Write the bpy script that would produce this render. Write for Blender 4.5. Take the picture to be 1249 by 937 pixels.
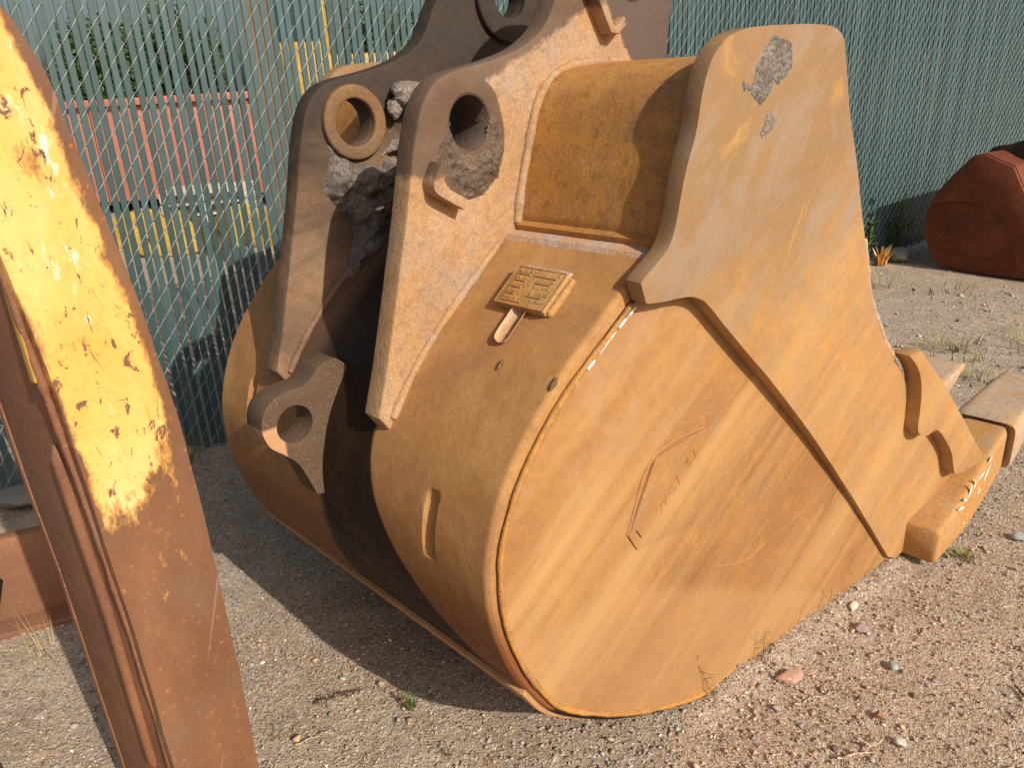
import bpy, bmesh, math, random
import numpy as np
from mathutils import Vector, Matrix

for o in list(bpy.data.objects): bpy.data.objects.remove(o)
scene = bpy.context.scene
C = scene.collection
R = math.radians
random.seed(7)
rng = np.random.default_rng(11)

# ------------------------------------------------------------------ camera, sky, sun, exposure
CAM_H = 1.6
cam_data = bpy.data.cameras.new('camera')
cam_data.sensor_width = 36.0
cam_data.lens = 950.0 / 1249.0 * 36.0
cam_data.clip_start = 0.05
cam_data.clip_end = 2000.0
cam = bpy.data.objects.new('camera', cam_data)
C.objects.link(cam)
down = Vector((764 - 624.5, 2870 - 468.5, 950.0)).normalized()      # plumb line in camera axes (right, down, forward)
up_c = -down
fwd_c = Vector((0, 0, 1)) - up_c * up_c.z
fwd_c.normalize()
right_c = fwd_c.cross(up_c)
Rw = Matrix((right_c, fwd_c, up_c))                                  # camera axes -> world
cr, cu, cb = Rw @ Vector((1, 0, 0)), Rw @ Vector((0, -1, 0)), Rw @ Vector((0, 0, -1))
cam.matrix_world = Matrix(((cr.x, cu.x, cb.x, 0), (cr.y, cu.y, cb.y, 0), (cr.z, cu.z, cb.z, CAM_H), (0, 0, 0, 1)))
scene.camera = cam

SUN_AZ, SUN_EL = R(-51.5), R(33.0)                                   # azimuth counted from +X
sun_vec = Vector((math.cos(SUN_AZ) * math.cos(SUN_EL), math.sin(SUN_AZ) * math.cos(SUN_EL), math.sin(SUN_EL)))
world = bpy.data.worlds.new('World')
scene.world = world
world.use_nodes = True
wn = world.node_tree.nodes
sky = wn.new('ShaderNodeTexSky')
sky.sky_type = 'NISHITA'
sky.sun_disc = False
sky.sun_elevation = SUN_EL
sky.sun_rotation = math.pi / 2 - SUN_AZ
sky.air_density = 1.0
sky.dust_density = 4.5
world.node_tree.links.new(sky.outputs[0], wn['Background'].inputs[0])
wn['Background'].inputs[1].default_value = 0.088
sun_data = bpy.data.lights.new('sun', 'SUN')
sun_data.energy = 4.6
sun_data.angle = R(0.55)
sun_data.color = (1.0, 0.90, 0.76)
sun = bpy.data.objects.new('sun', sun_data)
C.objects.link(sun)
sun.rotation_euler = sun_vec.to_track_quat('Z', 'Y').to_euler()
scene.view_settings.view_transform = 'Standard'
scene.view_settings.look = 'None'
scene.view_settings.exposure = 0.06
scene.view_settings.gamma = 1.0
scene.cycles.max_bounces = 5
scene.cycles.diffuse_bounces = 3
scene.cycles.glossy_bounces = 2
scene.cycles.transmission_bounces = 2

# ------------------------------------------------------------------ helpers
def vnoise(p, scale=1.0, seed=0):
    """value noise, p: (n,3) array -> (n,) in -1..1"""
    p = np.asarray(p, float) * scale + seed * 17.31
    i = np.floor(p).astype(np.int64)
    fr = p - i
    fr = fr * fr * (3 - 2 * fr)
    def h(ix, iy, iz):
        n = (ix * 374761393 + iy * 668265263 + iz * 2147483647 + seed * 974711) & 0xFFFFFFFF
        n = ((n ^ (n >> 13)) * 1274126177) & 0xFFFFFFFF
        n = n ^ (n >> 16)
        return (n & 0xFFFF) / 32767.5 - 1.0
    x, y, z = i[:, 0], i[:, 1], i[:, 2]
    fx, fy, fz = fr[:, 0], fr[:, 1], fr[:, 2]
    def l(a, b, t): return a + (b - a) * t
    return l(l(l(h(x, y, z), h(x+1, y, z), fx), l(h(x, y+1, z), h(x+1, y+1, z), fx), fy),
             l(l(h(x, y, z+1), h(x+1, y, z+1), fx), l(h(x, y+1, z+1), h(x+1, y+1, z+1), fx), fy), fz)

def fbm(p, scale, octaves=4, seed=0, gain=0.5):
    a, t, s = 0, 1.0, scale
    for k in range(octaves):
        a = a + t * vnoise(p, s, seed + k)
        t *= gain
        s *= 2.03
    return a

def link(name, mesh, mat, parent=None, smooth=None):
    o = bpy.data.objects.new(name, mesh)
    C.objects.link(o)
    if mat is not None: mesh.materials.append(mat)
    if parent is not None: o.parent = parent
    if smooth is not None:
        for p in mesh.polygons: p.use_smooth = True
        if smooth < 180: mesh.set_sharp_from_angle(angle=R(smooth))
    return o

def from_bm(name, bm, mat, parent=None, smooth=None):
    bmesh.ops.recalc_face_normals(bm, faces=bm.faces[:])
    me = bpy.data.meshes.new(name)
    bm.to_mesh(me)
    bm.free()
    return link(name, me, mat, parent, smooth)

def from_np(name, verts, faces, mat, parent=None, smooth=None):
    me = bpy.data.meshes.new(name)
    verts = np.asarray(verts, np.float32)
    faces = np.asarray(faces, np.int32)
    k = faces.shape[1]
    me.vertices.add(len(verts))
    me.vertices.foreach_set('co', verts.ravel())
    me.loops.add(faces.size)
    me.loops.foreach_set('vertex_index', faces.ravel())
    me.polygons.add(len(faces))
    me.polygons.foreach_set('loop_start', np.arange(0, faces.size, k, dtype=np.int32))
    me.polygons.foreach_set('loop_total', np.full(len(faces), k, np.int32))
    if smooth is not None:
        me.polygons.foreach_set('use_smooth', np.ones(len(faces), bool))
    me.update(calc_edges=True)
    me.validate()
    o = bpy.data.objects.new(name, me)
    C.objects.link(o)
    if mat is not None: me.materials.append(mat)
    if parent is not None: o.parent = parent
    if smooth is not None and smooth < 180: me.set_sharp_from_angle(angle=R(smooth))
    return o

def thing(name, label, cat, loc=(0, 0, 0), rotz=0.0, group=None):
    o = bpy.data.objects.new(name, None)
    C.objects.link(o)
    o.empty_display_size = 0.1
    o.location = loc
    o.rotation_euler = (0, 0, rotz)
    return tag(o, label, cat, group)

def tag(o, label, cat=None, group=None):
    o['label'] = label
    if cat: o['category'] = cat
    if group: o['group'] = group
    return o

def spline(pts, n=8, closed=False):
    """Catmull-Rom through 2-D or 3-D points; a point given with a trailing 'c' flag (tuple len+1) is a corner"""
    out = []
    N = len(pts)
    dim = len([v for v in pts[0] if not isinstance(v, str)])
    P = [np.array([v for v in p if not isinstance(v, str)], float) for p in pts]
    cor = [isinstance(p[-1], str) for p in pts]
    rngi = range(N) if closed else range(N - 1)
    for i in rngi:
        p1, p2 = P[i], P[(i + 1) % N]
        p0 = P[i - 1] if (closed or i > 0) else 2 * p1 - p2
        p3 = P[(i + 2) % N] if (closed or i + 2 < N) else 2 * p2 - p1
        if cor[i]: p0 = 2 * p1 - p2
        if cor[(i + 1) % N]: p3 = 2 * p2 - p1
        m = 1 if (cor[i] and cor[(i + 1) % N]) else n
        for k in range(m):
            t = k / m
            out.append(tuple(0.5 * ((2 * p1) + (-p0 + p2) * t + (2 * p0 - 5 * p1 + 4 * p2 - p3) * t * t + (-p0 + 3 * p1 - 3 * p2 + p3) * t ** 3)))
    if not closed: out.append(tuple(P[-1]))
    return out

def circle(cx, cz, r, n=40):
    return [(cx + r * math.cos(2 * math.pi * k / n), cz + r * math.sin(2 * math.pi * k / n)) for k in range(n)]

def plate_bm(outline, holes, a, b, bevel=0.004, segs=2, fn=None, wob=0.0, seed=0):
    """flat plate with holes: outline in (x, z), thickness along y from a to b; fn maps (x, y, z) to 3-D"""
    bm = bmesh.new()
    loops = [outline] + list(holes)
    if wob:
        q = []
        for L in loops:
            A = np.array(L)
            A3 = np.column_stack([A, np.zeros(len(A))])
            nx = fbm(A3, 9, 3, seed) * wob
            nz = fbm(A3, 9, 3, seed + 5) * wob
            q.append([(x + dx, z + dz) for (x, z), dx, dz in zip(L, nx, nz)])
        loops = q
    rims = []
    for y in (a, b):
        rim = []
        for L in loops:
            vs = [bm.verts.new((x, y, z)) for x, z in L]
            es = [bm.edges.new((vs[i], vs[(i + 1) % len(vs)])) for i in range(len(vs))]
            rim.append((vs, es))
        bmesh.ops.triangle_fill(bm, edges=[e for _, es in rim for e in es], use_beauty=True, use_dissolve=False)
        rims.append(rim)
    for (va, _), (vb, _) in zip(*rims):
        n = len(va)
        for i in range(n):
            bm.faces.new((va[i], va[(i + 1) % n], vb[(i + 1) % n], vb[i]))
    bmesh.ops.recalc_face_normals(bm, faces=bm.faces[:])
    if bevel:
        es = [e for rim in rims for _, E_ in rim for e in E_ if e.is_valid]
        bmesh.ops.bevel(bm, geom=es, offset=bevel, segments=segs, profile=0.5, affect='EDGES', clamp_overlap=True)
    if fn:
        for v in bm.verts: v.co = fn(v.co.x, v.co.y, v.co.z)
    return bm

def box_bm(c, s, rot=None, bevel=0.0):
    bm = bmesh.new()
    m = Matrix.Translation(c) @ (rot.to_4x4() if rot is not None else Matrix.Identity(4)) @ Matrix.Diagonal((s[0], s[1], s[2], 1))
    bmesh.ops.create_cube(bm, size=1.0, matrix=m)
    if bevel: bmesh.ops.bevel(bm, geom=bm.edges[:], offset=bevel, segments=2, profile=0.5, affect='EDGES')
    return bm

def tube_np(path, rad, n=8, cap=True):
    """tube along a polyline, rad scalar or list"""
    P = np.asarray(path, float)
    m = len(P)
    rad = np.full(m, rad) if np.isscalar(rad) else np.asarray(rad, float)
    T = np.gradient(P, axis=0)
    T /= np.linalg.norm(T, axis=1)[:, None] + 1e-12
    up = np.array([0, 0, 1.0]) if abs(T[0, 2]) < 0.9 else np.array([1.0, 0, 0])
    V = []
    for i in range(m):
        u = np.cross(T[i], up); u /= np.linalg.norm(u) + 1e-12
        v = np.cross(u, T[i])
        for k in range(n):
            a = 2 * math.pi * k / n
            V.append(P[i] + rad[i] * (math.cos(a) * u + math.sin(a) * v))
    F = []
    for i in range(m - 1):
        for k in range(n):
            F.append((i * n + k, i * n + (k + 1) % n, (i + 1) * n + (k + 1) % n, (i + 1) * n + k))
    return np.array(V), np.array(F)

def weld(name, path, rad, mat, parent, seed=0, step=0.004, n=8):
    """weld bead with ripples along a path of 3-D points"""
    P = np.asarray(path, float)
    d = np.r_[0, np.cumsum(np.linalg.norm(np.diff(P, axis=0), axis=1))]
    s = np.arange(0, d[-1], step)
    Q = np.column_stack([np.interp(s, d, P[:, k]) for k in range(3)])
    r = rad * (1 + 0.03 * np.sin(s / 0.011 * 2 * math.pi + 2 * vnoise(Q, 30, seed)) + 0.28 * fbm(Q, 26, 4, seed))
    r[0] *= 0.3; r[-1] *= 0.3
    V, F = tube_np(Q, r, n)
    return from_np(name, V, F, mat, parent, 180)

def inside(poly, x, z):
    P = np.asarray(poly)
    c = np.zeros(x.shape, bool)
    j = len(P) - 1
    for i in range(len(P)):
        xi, zi, xj, zj = P[i, 0], P[i, 1], P[j, 0], P[j, 1]
        cond = ((zi > z) != (zj > z)) & (x < (xj - xi) * (z - zi) / (zj - zi + 1e-12) + xi)
        c ^= cond
        j = i
    return c

def edge_dist(poly, x, z):
    P = np.asarray(poly)
    best = np.full(x.shape, 1e9)
    for i in range(len(P)):
        a, b = P[i], P[(i + 1) % len(P)]
        d = b - a
        t = np.clip(((x - a[0]) * d[0] + (z - a[1]) * d[1]) / (d @ d + 1e-12), 0, 1)
        best = np.minimum(best, np.hypot(x - a[0] - t * d[0], z - a[1] - t * d[1]))
    return best

def crust(name, poly, fn, thick, mat, parent, seed=0, step=0.005, rim=0.02, rough=0.7, freq=18, sink=0.006):
    """caked-on crust: a lumpy height field over a polygon in (x, z); fn(x, h, z) maps to 3-D with h the height off the surface"""
    P = np.asarray(poly)
    xs = np.arange(P[:, 0].min() - step * 3, P[:, 0].max() + step * 3, step)
    zs = np.arange(P[:, 1].min() - step * 3, P[:, 1].max() + step * 3, step)
    X, Z = np.meshgrid(xs, zs, indexing='ij')
    q = np.column_stack([X.ravel(), np.zeros(X.size), Z.ravel()])
    d = edge_dist(poly, X, Z)
    ins = inside(poly, X, Z)
    sd = np.where(ins, d, -d) + (fbm(q, 26, 3, seed + 9) * rim * 0.55).reshape(X.shape)
    t = np.clip(sd / rim, 0, 1)
    t = t * t * (3 - 2 * t)
    nz = (fbm(q, freq, 5, seed, 0.6)).reshape(X.shape)
    rd = 1 - np.abs(fbm(q, freq * 1.7, 3, seed + 3)).reshape(X.shape)
    hgt = t * thick * (0.75 + rough * 0.55 * nz + 0.25 * rough * rd) + np.where(sd > 0, 0, -sink)
    keep = sd > -step * 1.5
    idx = -np.ones(X.shape, int)
    V = [fn(x, h, z) for x, h, z in zip(X.ravel(), hgt.ravel(), Z.ravel())]
    V = np.array(V)
    ids = np.arange(X.size).reshape(X.shape)
    F = []
    k = keep[:-1, :-1] & keep[1:, :-1] & keep[1:, 1:] & keep[:-1, 1:]
    F = np.column_stack([ids[:-1, :-1][k], ids[1:, :-1][k], ids[1:, 1:][k], ids[:-1, 1:][k]])
    used = np.unique(F)
    remap = -np.ones(X.size, int)
    remap[used] = np.arange(len(used))
    return from_np(name, V[used], remap[F], mat, parent, 180)

# ------------------------------------------------------------------ materials
class NT:
    def __init__(self, name):
        self.m = bpy.data.materials.new(name)
        self.m.use_nodes = True
        self.t = self.m.node_tree
        self.b = self.t.nodes['Principled BSDF']
    def n(self, kind, **kw):
        o = self.t.nodes.new('ShaderNode' + kind)
        for k, v in kw.items():
            if k.startswith('i_'):
                o.inputs[k[2:].replace('_', ' ')].default_value = v
            else: setattr(o, k, v)
        return o
    def l(self, a, b): self.t.links.new(a, b)
    def coord(self, space='Object'): return self.n('TexCoord').outputs[space]
    def mapping(self, src, rot=(0, 0, 0), scale=(1, 1, 1), loc=(0, 0, 0)):
        a = self.n('Mapping')
        a.inputs['Rotation'].default_value = rot
        a.inputs['Location'].default_value = loc
        self.l(src, a.inputs[0])
        b = self.n('Mapping')
        b.inputs['Scale'].default_value = scale
        self.l(a.outputs[0], b.inputs[0])
        return b.outputs[0]
    def noise(self, src, scale, detail=6, rough=0.6, dist=0.0):
        a = self.n('TexNoise')
        a.inputs['Scale'].default_value = scale
        a.inputs['Detail'].default_value = detail
        a.inputs['Roughness'].default_value = rough
        a.inputs['Distortion'].default_value = dist
        if src is not None: self.l(src, a.inputs['Vector'])
        return a.outputs['Fac']
    def ramp(self, src, stops, interp='LINEAR'):
        a = self.n('ValToRGB')
        cr_ = a.color_ramp
        cr_.interpolation = interp
        while len(cr_.elements) < len(stops): cr_.elements.new(0.5)
        for e, (p, c) in zip(cr_.elements, stops):
            e.position = p
            e.color = (c, c, c, 1) if np.isscalar(c) else (*c, 1)
        self.l(src, a.inputs[0])
        return a.outputs[0]
    def mix(self, fac, a, b, mode='MIX'):
        m = self.n('Mix', data_type='RGBA', blend_type=mode)
        for s, v in ((m.inputs[0], fac), (m.inputs[6], a), (m.inputs[7], b)):
            if hasattr(v, 'is_linked'): self.l(v, s)
            elif np.isscalar(v): s.default_value = v
            else: s.default_value = (*v, 1)
        return m.outputs[2]
    def math(self, op, a, b=None, c=None, clamp=False):
        m = self.n('Math', operation=op, use_clamp=clamp)
        for s, v in zip(m.inputs, (a, b, c)):
            if v is None: continue
            if hasattr(v, 'is_linked'): self.l(v, s)
            else: s.default_value = v
        return m.outputs[0]
    def sep(self, src):
        s = self.n('SeparateXYZ')
        self.l(src, s.inputs[0])
        return s.outputs
    def bump(self, height, strength=0.2, dist=0.01, prev=None):
        b = self.n('Bump')
        b.inputs['Strength'].default_value = strength
        b.inputs['Distance'].default_value = dist
        self.l(height, b.inputs['Height'])
        if prev is not None: self.l(prev, b.inputs['Normal'])
        return b.outputs[0]
    def finish(self, col, rough=0.7, normal=None, metal=0.0, spec=0.4):
        if hasattr(col, 'is_linked'): self.l(col, self.b.inputs['Base Color'])
        else: self.b.inputs['Base Color'].default_value = (*col, 1)
        if hasattr(rough, 'is_linked'): self.l(rough, self.b.inputs['Roughness'])
        else: self.b.inputs['Roughness'].default_value = rough
        if normal is not None: self.l(normal, self.b.inputs['Normal'])
        if hasattr(metal, 'is_linked'): self.l(metal, self.b.inputs['Metallic'])
        else: self.b.inputs['Metallic'].default_value = metal
        self.b.inputs['Specular IOR Level'].default_value = spec
        return self.m

def sstep(n, v, lo, hi):
    m = n.n('MapRange', interpolation_type='SMOOTHSTEP')
    if hasattr(v, 'is_linked'): n.l(v, m.inputs[0])
    m.inputs[1].default_value, m.inputs[2].default_value = lo, hi
    return m.outputs[0]

def rust(name, cols, streak=None, patch=None, patch_amt=0.5, grime=0.35, speck=0.25, rough=(0.55, 0.85), pit=0.25,
         streak_scale=(1.1, 3.2, 4.6), stain=None, seed=0.0, contrast=(0.30, 0.70), fine_amt=0.45, extra=None,
         mottle=((0.55, 0.24, 0.045), (0.40, 0.20, 0.105)), mottle_amt=0.5, lines=0.0, spec=0.28):
    """oxide skin: streaked ramp of colours, larger patches, dark grime freckles, fine pitting"""
    n = NT(name)
    raw = n.coord()
    co = n.mapping(raw, loc=(seed, seed * 0.7, seed * 1.3))
    if streak is not None: sc = n.mapping(co, rot=(0, R(streak), 0), scale=streak_scale)
    else: sc = n.mapping(co, scale=(3, 3, 3))
    s1 = n.noise(sc, 1.3, 5, 0.60, 0.9)
    lo, hi = contrast
    stops = [(lo + (hi - lo) * k / (len(cols) - 1), c) for k, c in enumerate(cols)]
    col = n.ramp(s1, stops)
    fs = n.mapping(co, rot=(0, R(streak or 0), 0), scale=(7, 22, 26) if streak is not None else (26, 26, 26))
    fine = n.noise(fs, 1.0, 4, 0.65, 0.6)
    col = n.mix(n.ramp(fine, [(0.38, 0.0), (0.75, fine_amt)]), col, cols[-1])
    big = n.noise(co, 2.6, 6, 0.64, 1.0)
    if patch is not None:
        col = n.mix(n.ramp(big, [(0.44, 0.0), (0.64, patch_amt)]), col, patch)
    fr = n.noise(co, 34, 6, 0.72)
    mt = n.noise(n.mapping(co, loc=(7.3, 2.2, 4.4)), 13.0 if streak is not None else 9.0, 7, 0.76, 0.6)
    col = n.mix(n.ramp(mt, [(0.50, 0.0), (0.60, mottle_amt)]), col, mottle[0])
    col = n.mix(n.ramp(mt, [(0.36, mottle_amt), (0.46, 0.0)]), col, mottle[1])
    if lines:
        ls = n.mapping(co, rot=(0, R(streak), 0), scale=(1.6, 40, 70))
        lv = n.noise(ls, 1.0, 3, 0.5, 0.25)
        col = n.mix(n.ramp(lv, [(0.60, 0.0), (0.66, lines)]), col, (0.66, 0.43, 0.21))
        col = n.mix(n.ramp(lv, [(0.33, lines), (0.39, 0.0)]), col, (0.30, 0.13, 0.05))
    if stain is not None:
        st = n.noise(n.mapping(co, loc=(3.1, 1.7, 5.2)), 4.3, 6, 0.68, 0.5)
        col = n.mix(n.ramp(st, [(0.55, 0.0), (0.68, 0.8)]), col, stain)
    col = n.mix(n.ramp(fr, [(0.50, 0.0), (0.70, grime)]), col, (0.10, 0.055, 0.03))
    sp = n.noise(co, 190, 3, 0.65)
    col = n.mix(n.ramp(sp, [(0.38, speck), (0.52, 0.0)]), col, (0.13, 0.07, 0.035))
    col = n.mix(n.ramp(sp, [(0.58, 0.0), (0.78, 0.40)]), col, (0.62, 0.42, 0.24))
    if extra is not None: col = extra(n, raw, col, big, fr)
    rg = n.n('MapRange')
    n.l(fr, rg.inputs[0])
    rg.inputs[1].default_value, rg.inputs[2].default_value = 0.3, 0.7
    rg.inputs[3].default_value, rg.inputs[4].default_value = rough
    h = n.math('MULTIPLY_ADD', fr, 3.0, sp)
    h = n.math('MULTIPLY_ADD', s1, 4.0, h)
    return n.finish(col, rg.outputs[0], n.bump(h, min(1.0, pit * 2.2), 0.0022), 0.0, spec)

def wrap_grease_shade(n, co, col, big, fr):
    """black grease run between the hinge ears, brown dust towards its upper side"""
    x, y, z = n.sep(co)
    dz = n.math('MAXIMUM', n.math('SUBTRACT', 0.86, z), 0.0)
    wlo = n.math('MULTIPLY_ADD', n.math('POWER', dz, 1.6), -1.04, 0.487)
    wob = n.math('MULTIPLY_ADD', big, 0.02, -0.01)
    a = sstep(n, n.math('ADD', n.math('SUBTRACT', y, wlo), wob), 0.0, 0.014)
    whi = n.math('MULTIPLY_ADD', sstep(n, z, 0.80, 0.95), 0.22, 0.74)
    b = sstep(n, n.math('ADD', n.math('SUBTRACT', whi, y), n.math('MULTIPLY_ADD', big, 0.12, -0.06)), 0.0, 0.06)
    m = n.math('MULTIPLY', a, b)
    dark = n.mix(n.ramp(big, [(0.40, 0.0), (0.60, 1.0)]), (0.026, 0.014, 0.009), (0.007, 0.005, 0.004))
    dark = n.mix(sstep(n, z, 0.93, 1.02), dark, (0.016, 0.013, 0.012))  # near-black upper part deepens the ear's cast shadow
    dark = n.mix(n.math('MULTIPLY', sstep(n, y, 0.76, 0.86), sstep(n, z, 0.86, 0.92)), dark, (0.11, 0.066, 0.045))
    # redder band low on the curve, darkened for the shade under the bulge
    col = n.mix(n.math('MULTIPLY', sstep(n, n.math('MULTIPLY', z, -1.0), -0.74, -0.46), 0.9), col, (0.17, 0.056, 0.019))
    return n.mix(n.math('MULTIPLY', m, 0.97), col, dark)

def hinge_stain(n, co, col, big, fr):
    """collar rub and grease round the pin hole and along the top edge"""
    x, y, z = n.sep(co)
    wob = n.math('MULTIPLY_ADD', fr, 0.05, -0.025)
    dx, dz = n.math('ADD', x, 0.322), n.math('ADD', z, -1.487)
    r = n.math('SQRT', n.math('ADD', n.math('MULTIPLY', dx, dx), n.math('MULTIPLY', dz, n.math('MULTIPLY', dz, 0.62))))
    m1 = sstep(n, n.math('ADD', n.math('SUBTRACT', 0.108, r), n.math('MULTIPLY', wob, 0.3)), 0.0, 0.006)
    ln = n.math('SUBTRACT', z, n.math('MULTIPLY_ADD', x, 0.45, 1.705))
    m2 = sstep(n, n.math('ADD', ln, wob), -0.006, 0.012)
    m3 = n.math('MULTIPLY', sstep(n, n.math('ADD', z, wob), 1.405, 1.425), sstep(n, n.math('MULTIPLY', x, -1.0), 0.30, 0.33))
    m = n.math('MAXIMUM', m1, n.math('MAXIMUM', m2, m3))
    c1 = n.ramp(big, [(0.35, (0.085, 0.052, 0.037)), (0.65, (0.15, 0.098, 0.069))])
    col = n.mix(n.math('MULTIPLY', m, 0.92), col, c1)
    m4 = sstep(n, n.math('ADD', n.math('MULTIPLY_ADD', z, 0.72, x), n.math('MULTIPLY', wob, 1.5)), 1.392, 1.412)
    m4 = n.math('MULTIPLY', m4, sstep(n, x, 0.10, 0.14))
    return n.mix(n.math('MULTIPLY', m4, 0.95), col, (0.095, 0.066, 0.056))

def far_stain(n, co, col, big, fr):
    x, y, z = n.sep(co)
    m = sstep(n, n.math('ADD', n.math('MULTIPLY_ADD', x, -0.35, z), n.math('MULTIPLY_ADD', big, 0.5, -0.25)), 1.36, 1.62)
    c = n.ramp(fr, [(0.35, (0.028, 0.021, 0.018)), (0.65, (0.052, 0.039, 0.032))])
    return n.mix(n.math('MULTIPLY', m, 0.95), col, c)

def lug_lit(n, co, col, big, fr):
    x, y, z = n.sep(co)
    m = n.math('MULTIPLY', sstep(n, n.math('MULTIPLY', x, -1.0), 0.742, 0.752), sstep(n, n.math('MULTIPLY', z, -1.0), -0.885, -0.875))
    return n.mix(m, col, (0.46, 0.27, 0.14))  # sunlit lower sector of the ring painted as lighter orange

def scrape_bands(n, co, col, amt):
    """long scraped bands along the digging direction"""
    bv = n.noise(n.mapping(n.mapping(co, loc=(0.4, 0.0, 0.815)), rot=(0, R(37), 0), scale=(0.45, 1.0, 8.5)), 1.0, 3, 0.5, 0.45)
    bw = n.noise(n.mapping(n.mapping(co, loc=(3.4, 0.0, 1.9)), rot=(0, R(35), 0), scale=(0.7, 1.0, 26)), 1.0, 4, 0.6, 0.3)
    v = n.math('MULTIPLY_ADD', bw, 0.09, n.math('MULTIPLY', bv, 0.91))
    col = n.mix(n.ramp(v, [(0.47, 0.0), (0.66, amt * 1.8)]), col, (0.50, 0.30, 0.125))
    return n.mix(n.ramp(v, [(0.34, amt * 1.3), (0.47, 0.0)]), col, (0.30, 0.14, 0.05))

def side_zone(n, co, col, big, fr):
    """smoother, pinker scraped zone below the bent seam low on the plate"""
    x, y, z = n.sep(co)
    col = scrape_bands(n, co, col, 0.36)
    f = n.math('SUBTRACT', n.math('MULTIPLY_ADD', n.math('MAXIMUM', n.math('ADD', x, 0.28), 0.0), -0.52, 0.53), z)
    f = n.math('ADD', f, n.math('MULTIPLY_ADD', fr, 0.10, -0.05))
    m = n.math('MULTIPLY', sstep(n, f, 0.0, 0.06), 0.40)
    col = n.mix(m, col, (0.47, 0.275, 0.125))
    g = n.noise(n.mapping(co, loc=(1.3, 6.1, 2.2)), 6.0, 7, 0.72, 1.0)
    up = sstep(n, n.math('MULTIPLY_ADD', x, -0.6, z), 0.95, 1.15)
    col = n.mix(n.math('MULTIPLY', up, 0.55), col, n.ramp(fr, [(0.38, (0.26, 0.125, 0.045)), (0.6, (0.37, 0.18, 0.05))]))
    return n.mix(n.math('MULTIPLY', n.math('MULTIPLY_ADD', up, 0.30, 0.08), n.ramp(g, [(0.50, 0.0), (0.62, 1.0)])), col, (0.38, 0.25, 0.155))

def cutter_grey(n, co, col, big, fr):
    x, y, z = n.sep(co)
    m = n.math('MULTIPLY', sstep(n, n.math('ADD', n.math('MULTIPLY_ADD', x, -0.5, z), n.math('MULTIPLY_ADD', big, 0.8, -0.4)), 0.85, 1.35), 0.75)
    col = n.mix(m, col, (0.235, 0.147, 0.078))
    g = n.noise(n.mapping(n.mapping(co, loc=(2.3, 0.1, 5.2)), rot=(0, R(52), 0), scale=(1.0, 2.2, 2.4)), 3.6, 8, 0.74, 0.8)
    up = sstep(n, z, 0.70, 1.35)
    low = sstep(n, n.math('MULTIPLY', z, -1.0), -1.15, -0.6)
    col = n.mix(low, col, scrape_bands(n, co, col, 0.3))
    col = n.mix(n.math('MULTIPLY', n.math('MULTIPLY_ADD', up, 0.60, 0.05), n.ramp(g, [(0.49, 0.0), (0.62, 1.0)])), col, (0.29, 0.225, 0.17))
    return n.mix(n.math('MULTIPLY', up, n.ramp(g, [(0.33, 0.7), (0.43, 0.0)])), col, (0.47, 0.26, 0.08))

M = {}
M['side'] = rust('streaked orange rust', [(0.20, 0.09, 0.03), (0.25, 0.116, 0.038), (0.29, 0.142, 0.049), (0.34, 0.178, 0.068), (0.46, 0.275, 0.12)],
                 streak=36, patch=(0.385, 0.19, 0.075), patch_amt=0.45, grime=0.22, speck=0.10, rough=(0.52, 0.75), pit=0.10, contrast=(0.34, 0.66), fine_amt=0.14,
                 mottle_amt=0.50, lines=0.10, streak_scale=(0.42, 2.0, 3.1), mottle=((0.42, 0.195, 0.05), (0.30, 0.165, 0.09)), extra=side_zone)
M['patch'] = rust('pinkish scraped rust', [(0.27, 0.125, 0.05), (0.33, 0.16, 0.064), (0.39, 0.205, 0.086)], streak=36, patch=(0.33, 0.17, 0.09), patch_amt=0.6,
                  grime=0.25, speck=0.15, rough=(0.45, 0.7), pit=0.14, seed=1.0, mottle_amt=0.2)
M['cutter'] = rust('pale orange rust', [(0.30, 0.158, 0.064), (0.365, 0.197, 0.077), (0.425, 0.24, 0.092), (0.47, 0.278, 0.118)],
                   streak=34, patch=(0.36, 0.215, 0.11), patch_amt=0.6, grime=0.20, speck=0.12, rough=(0.5, 0.78), pit=0.12, seed=2.0, mottle_amt=0.35, lines=0.10, streak_scale=(0.5, 2.2, 3.4), fine_amt=0.2, extra=cutter_grey)
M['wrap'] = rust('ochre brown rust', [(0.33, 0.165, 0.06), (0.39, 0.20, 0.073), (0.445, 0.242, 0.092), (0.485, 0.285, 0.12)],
                 patch=(0.29, 0.14, 0.075), patch_amt=0.65, grime=0.22, speck=0.12, rough=(0.45, 0.75), pit=0.10, seed=4.0, fine_amt=0.2, mottle_amt=0.35, mottle=((0.46, 0.22, 0.06), (0.30, 0.155, 0.085)), extra=wrap_grease_shade, spec=0.18)
M['wear'] = rust('scuffed brown rust', [(0.30, 0.15, 0.06), (0.38, 0.20, 0.08), (0.46, 0.26, 0.12)], patch=(0.40, 0.27, 0.17), patch_amt=0.6,
                 grime=0.3, speck=0.25, rough=(0.5, 0.8), pit=0.2, seed=5.0)
M['hinge'] = rust('tan rust', [(0.33, 0.175, 0.075), (0.38, 0.22, 0.105), (0.42, 0.265, 0.15), (0.44, 0.30, 0.19)],
                  patch=(0.37, 0.265, 0.19), patch_amt=0.85, grime=0.36, speck=0.28, rough=(0.65, 0.9), pit=0.25, stain=(0.34, 0.255, 0.205), seed=6.0,
                  mottle=((0.42, 0.225, 0.085), (0.31, 0.225, 0.17)), mottle_amt=0.6, extra=hinge_stain)
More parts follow.
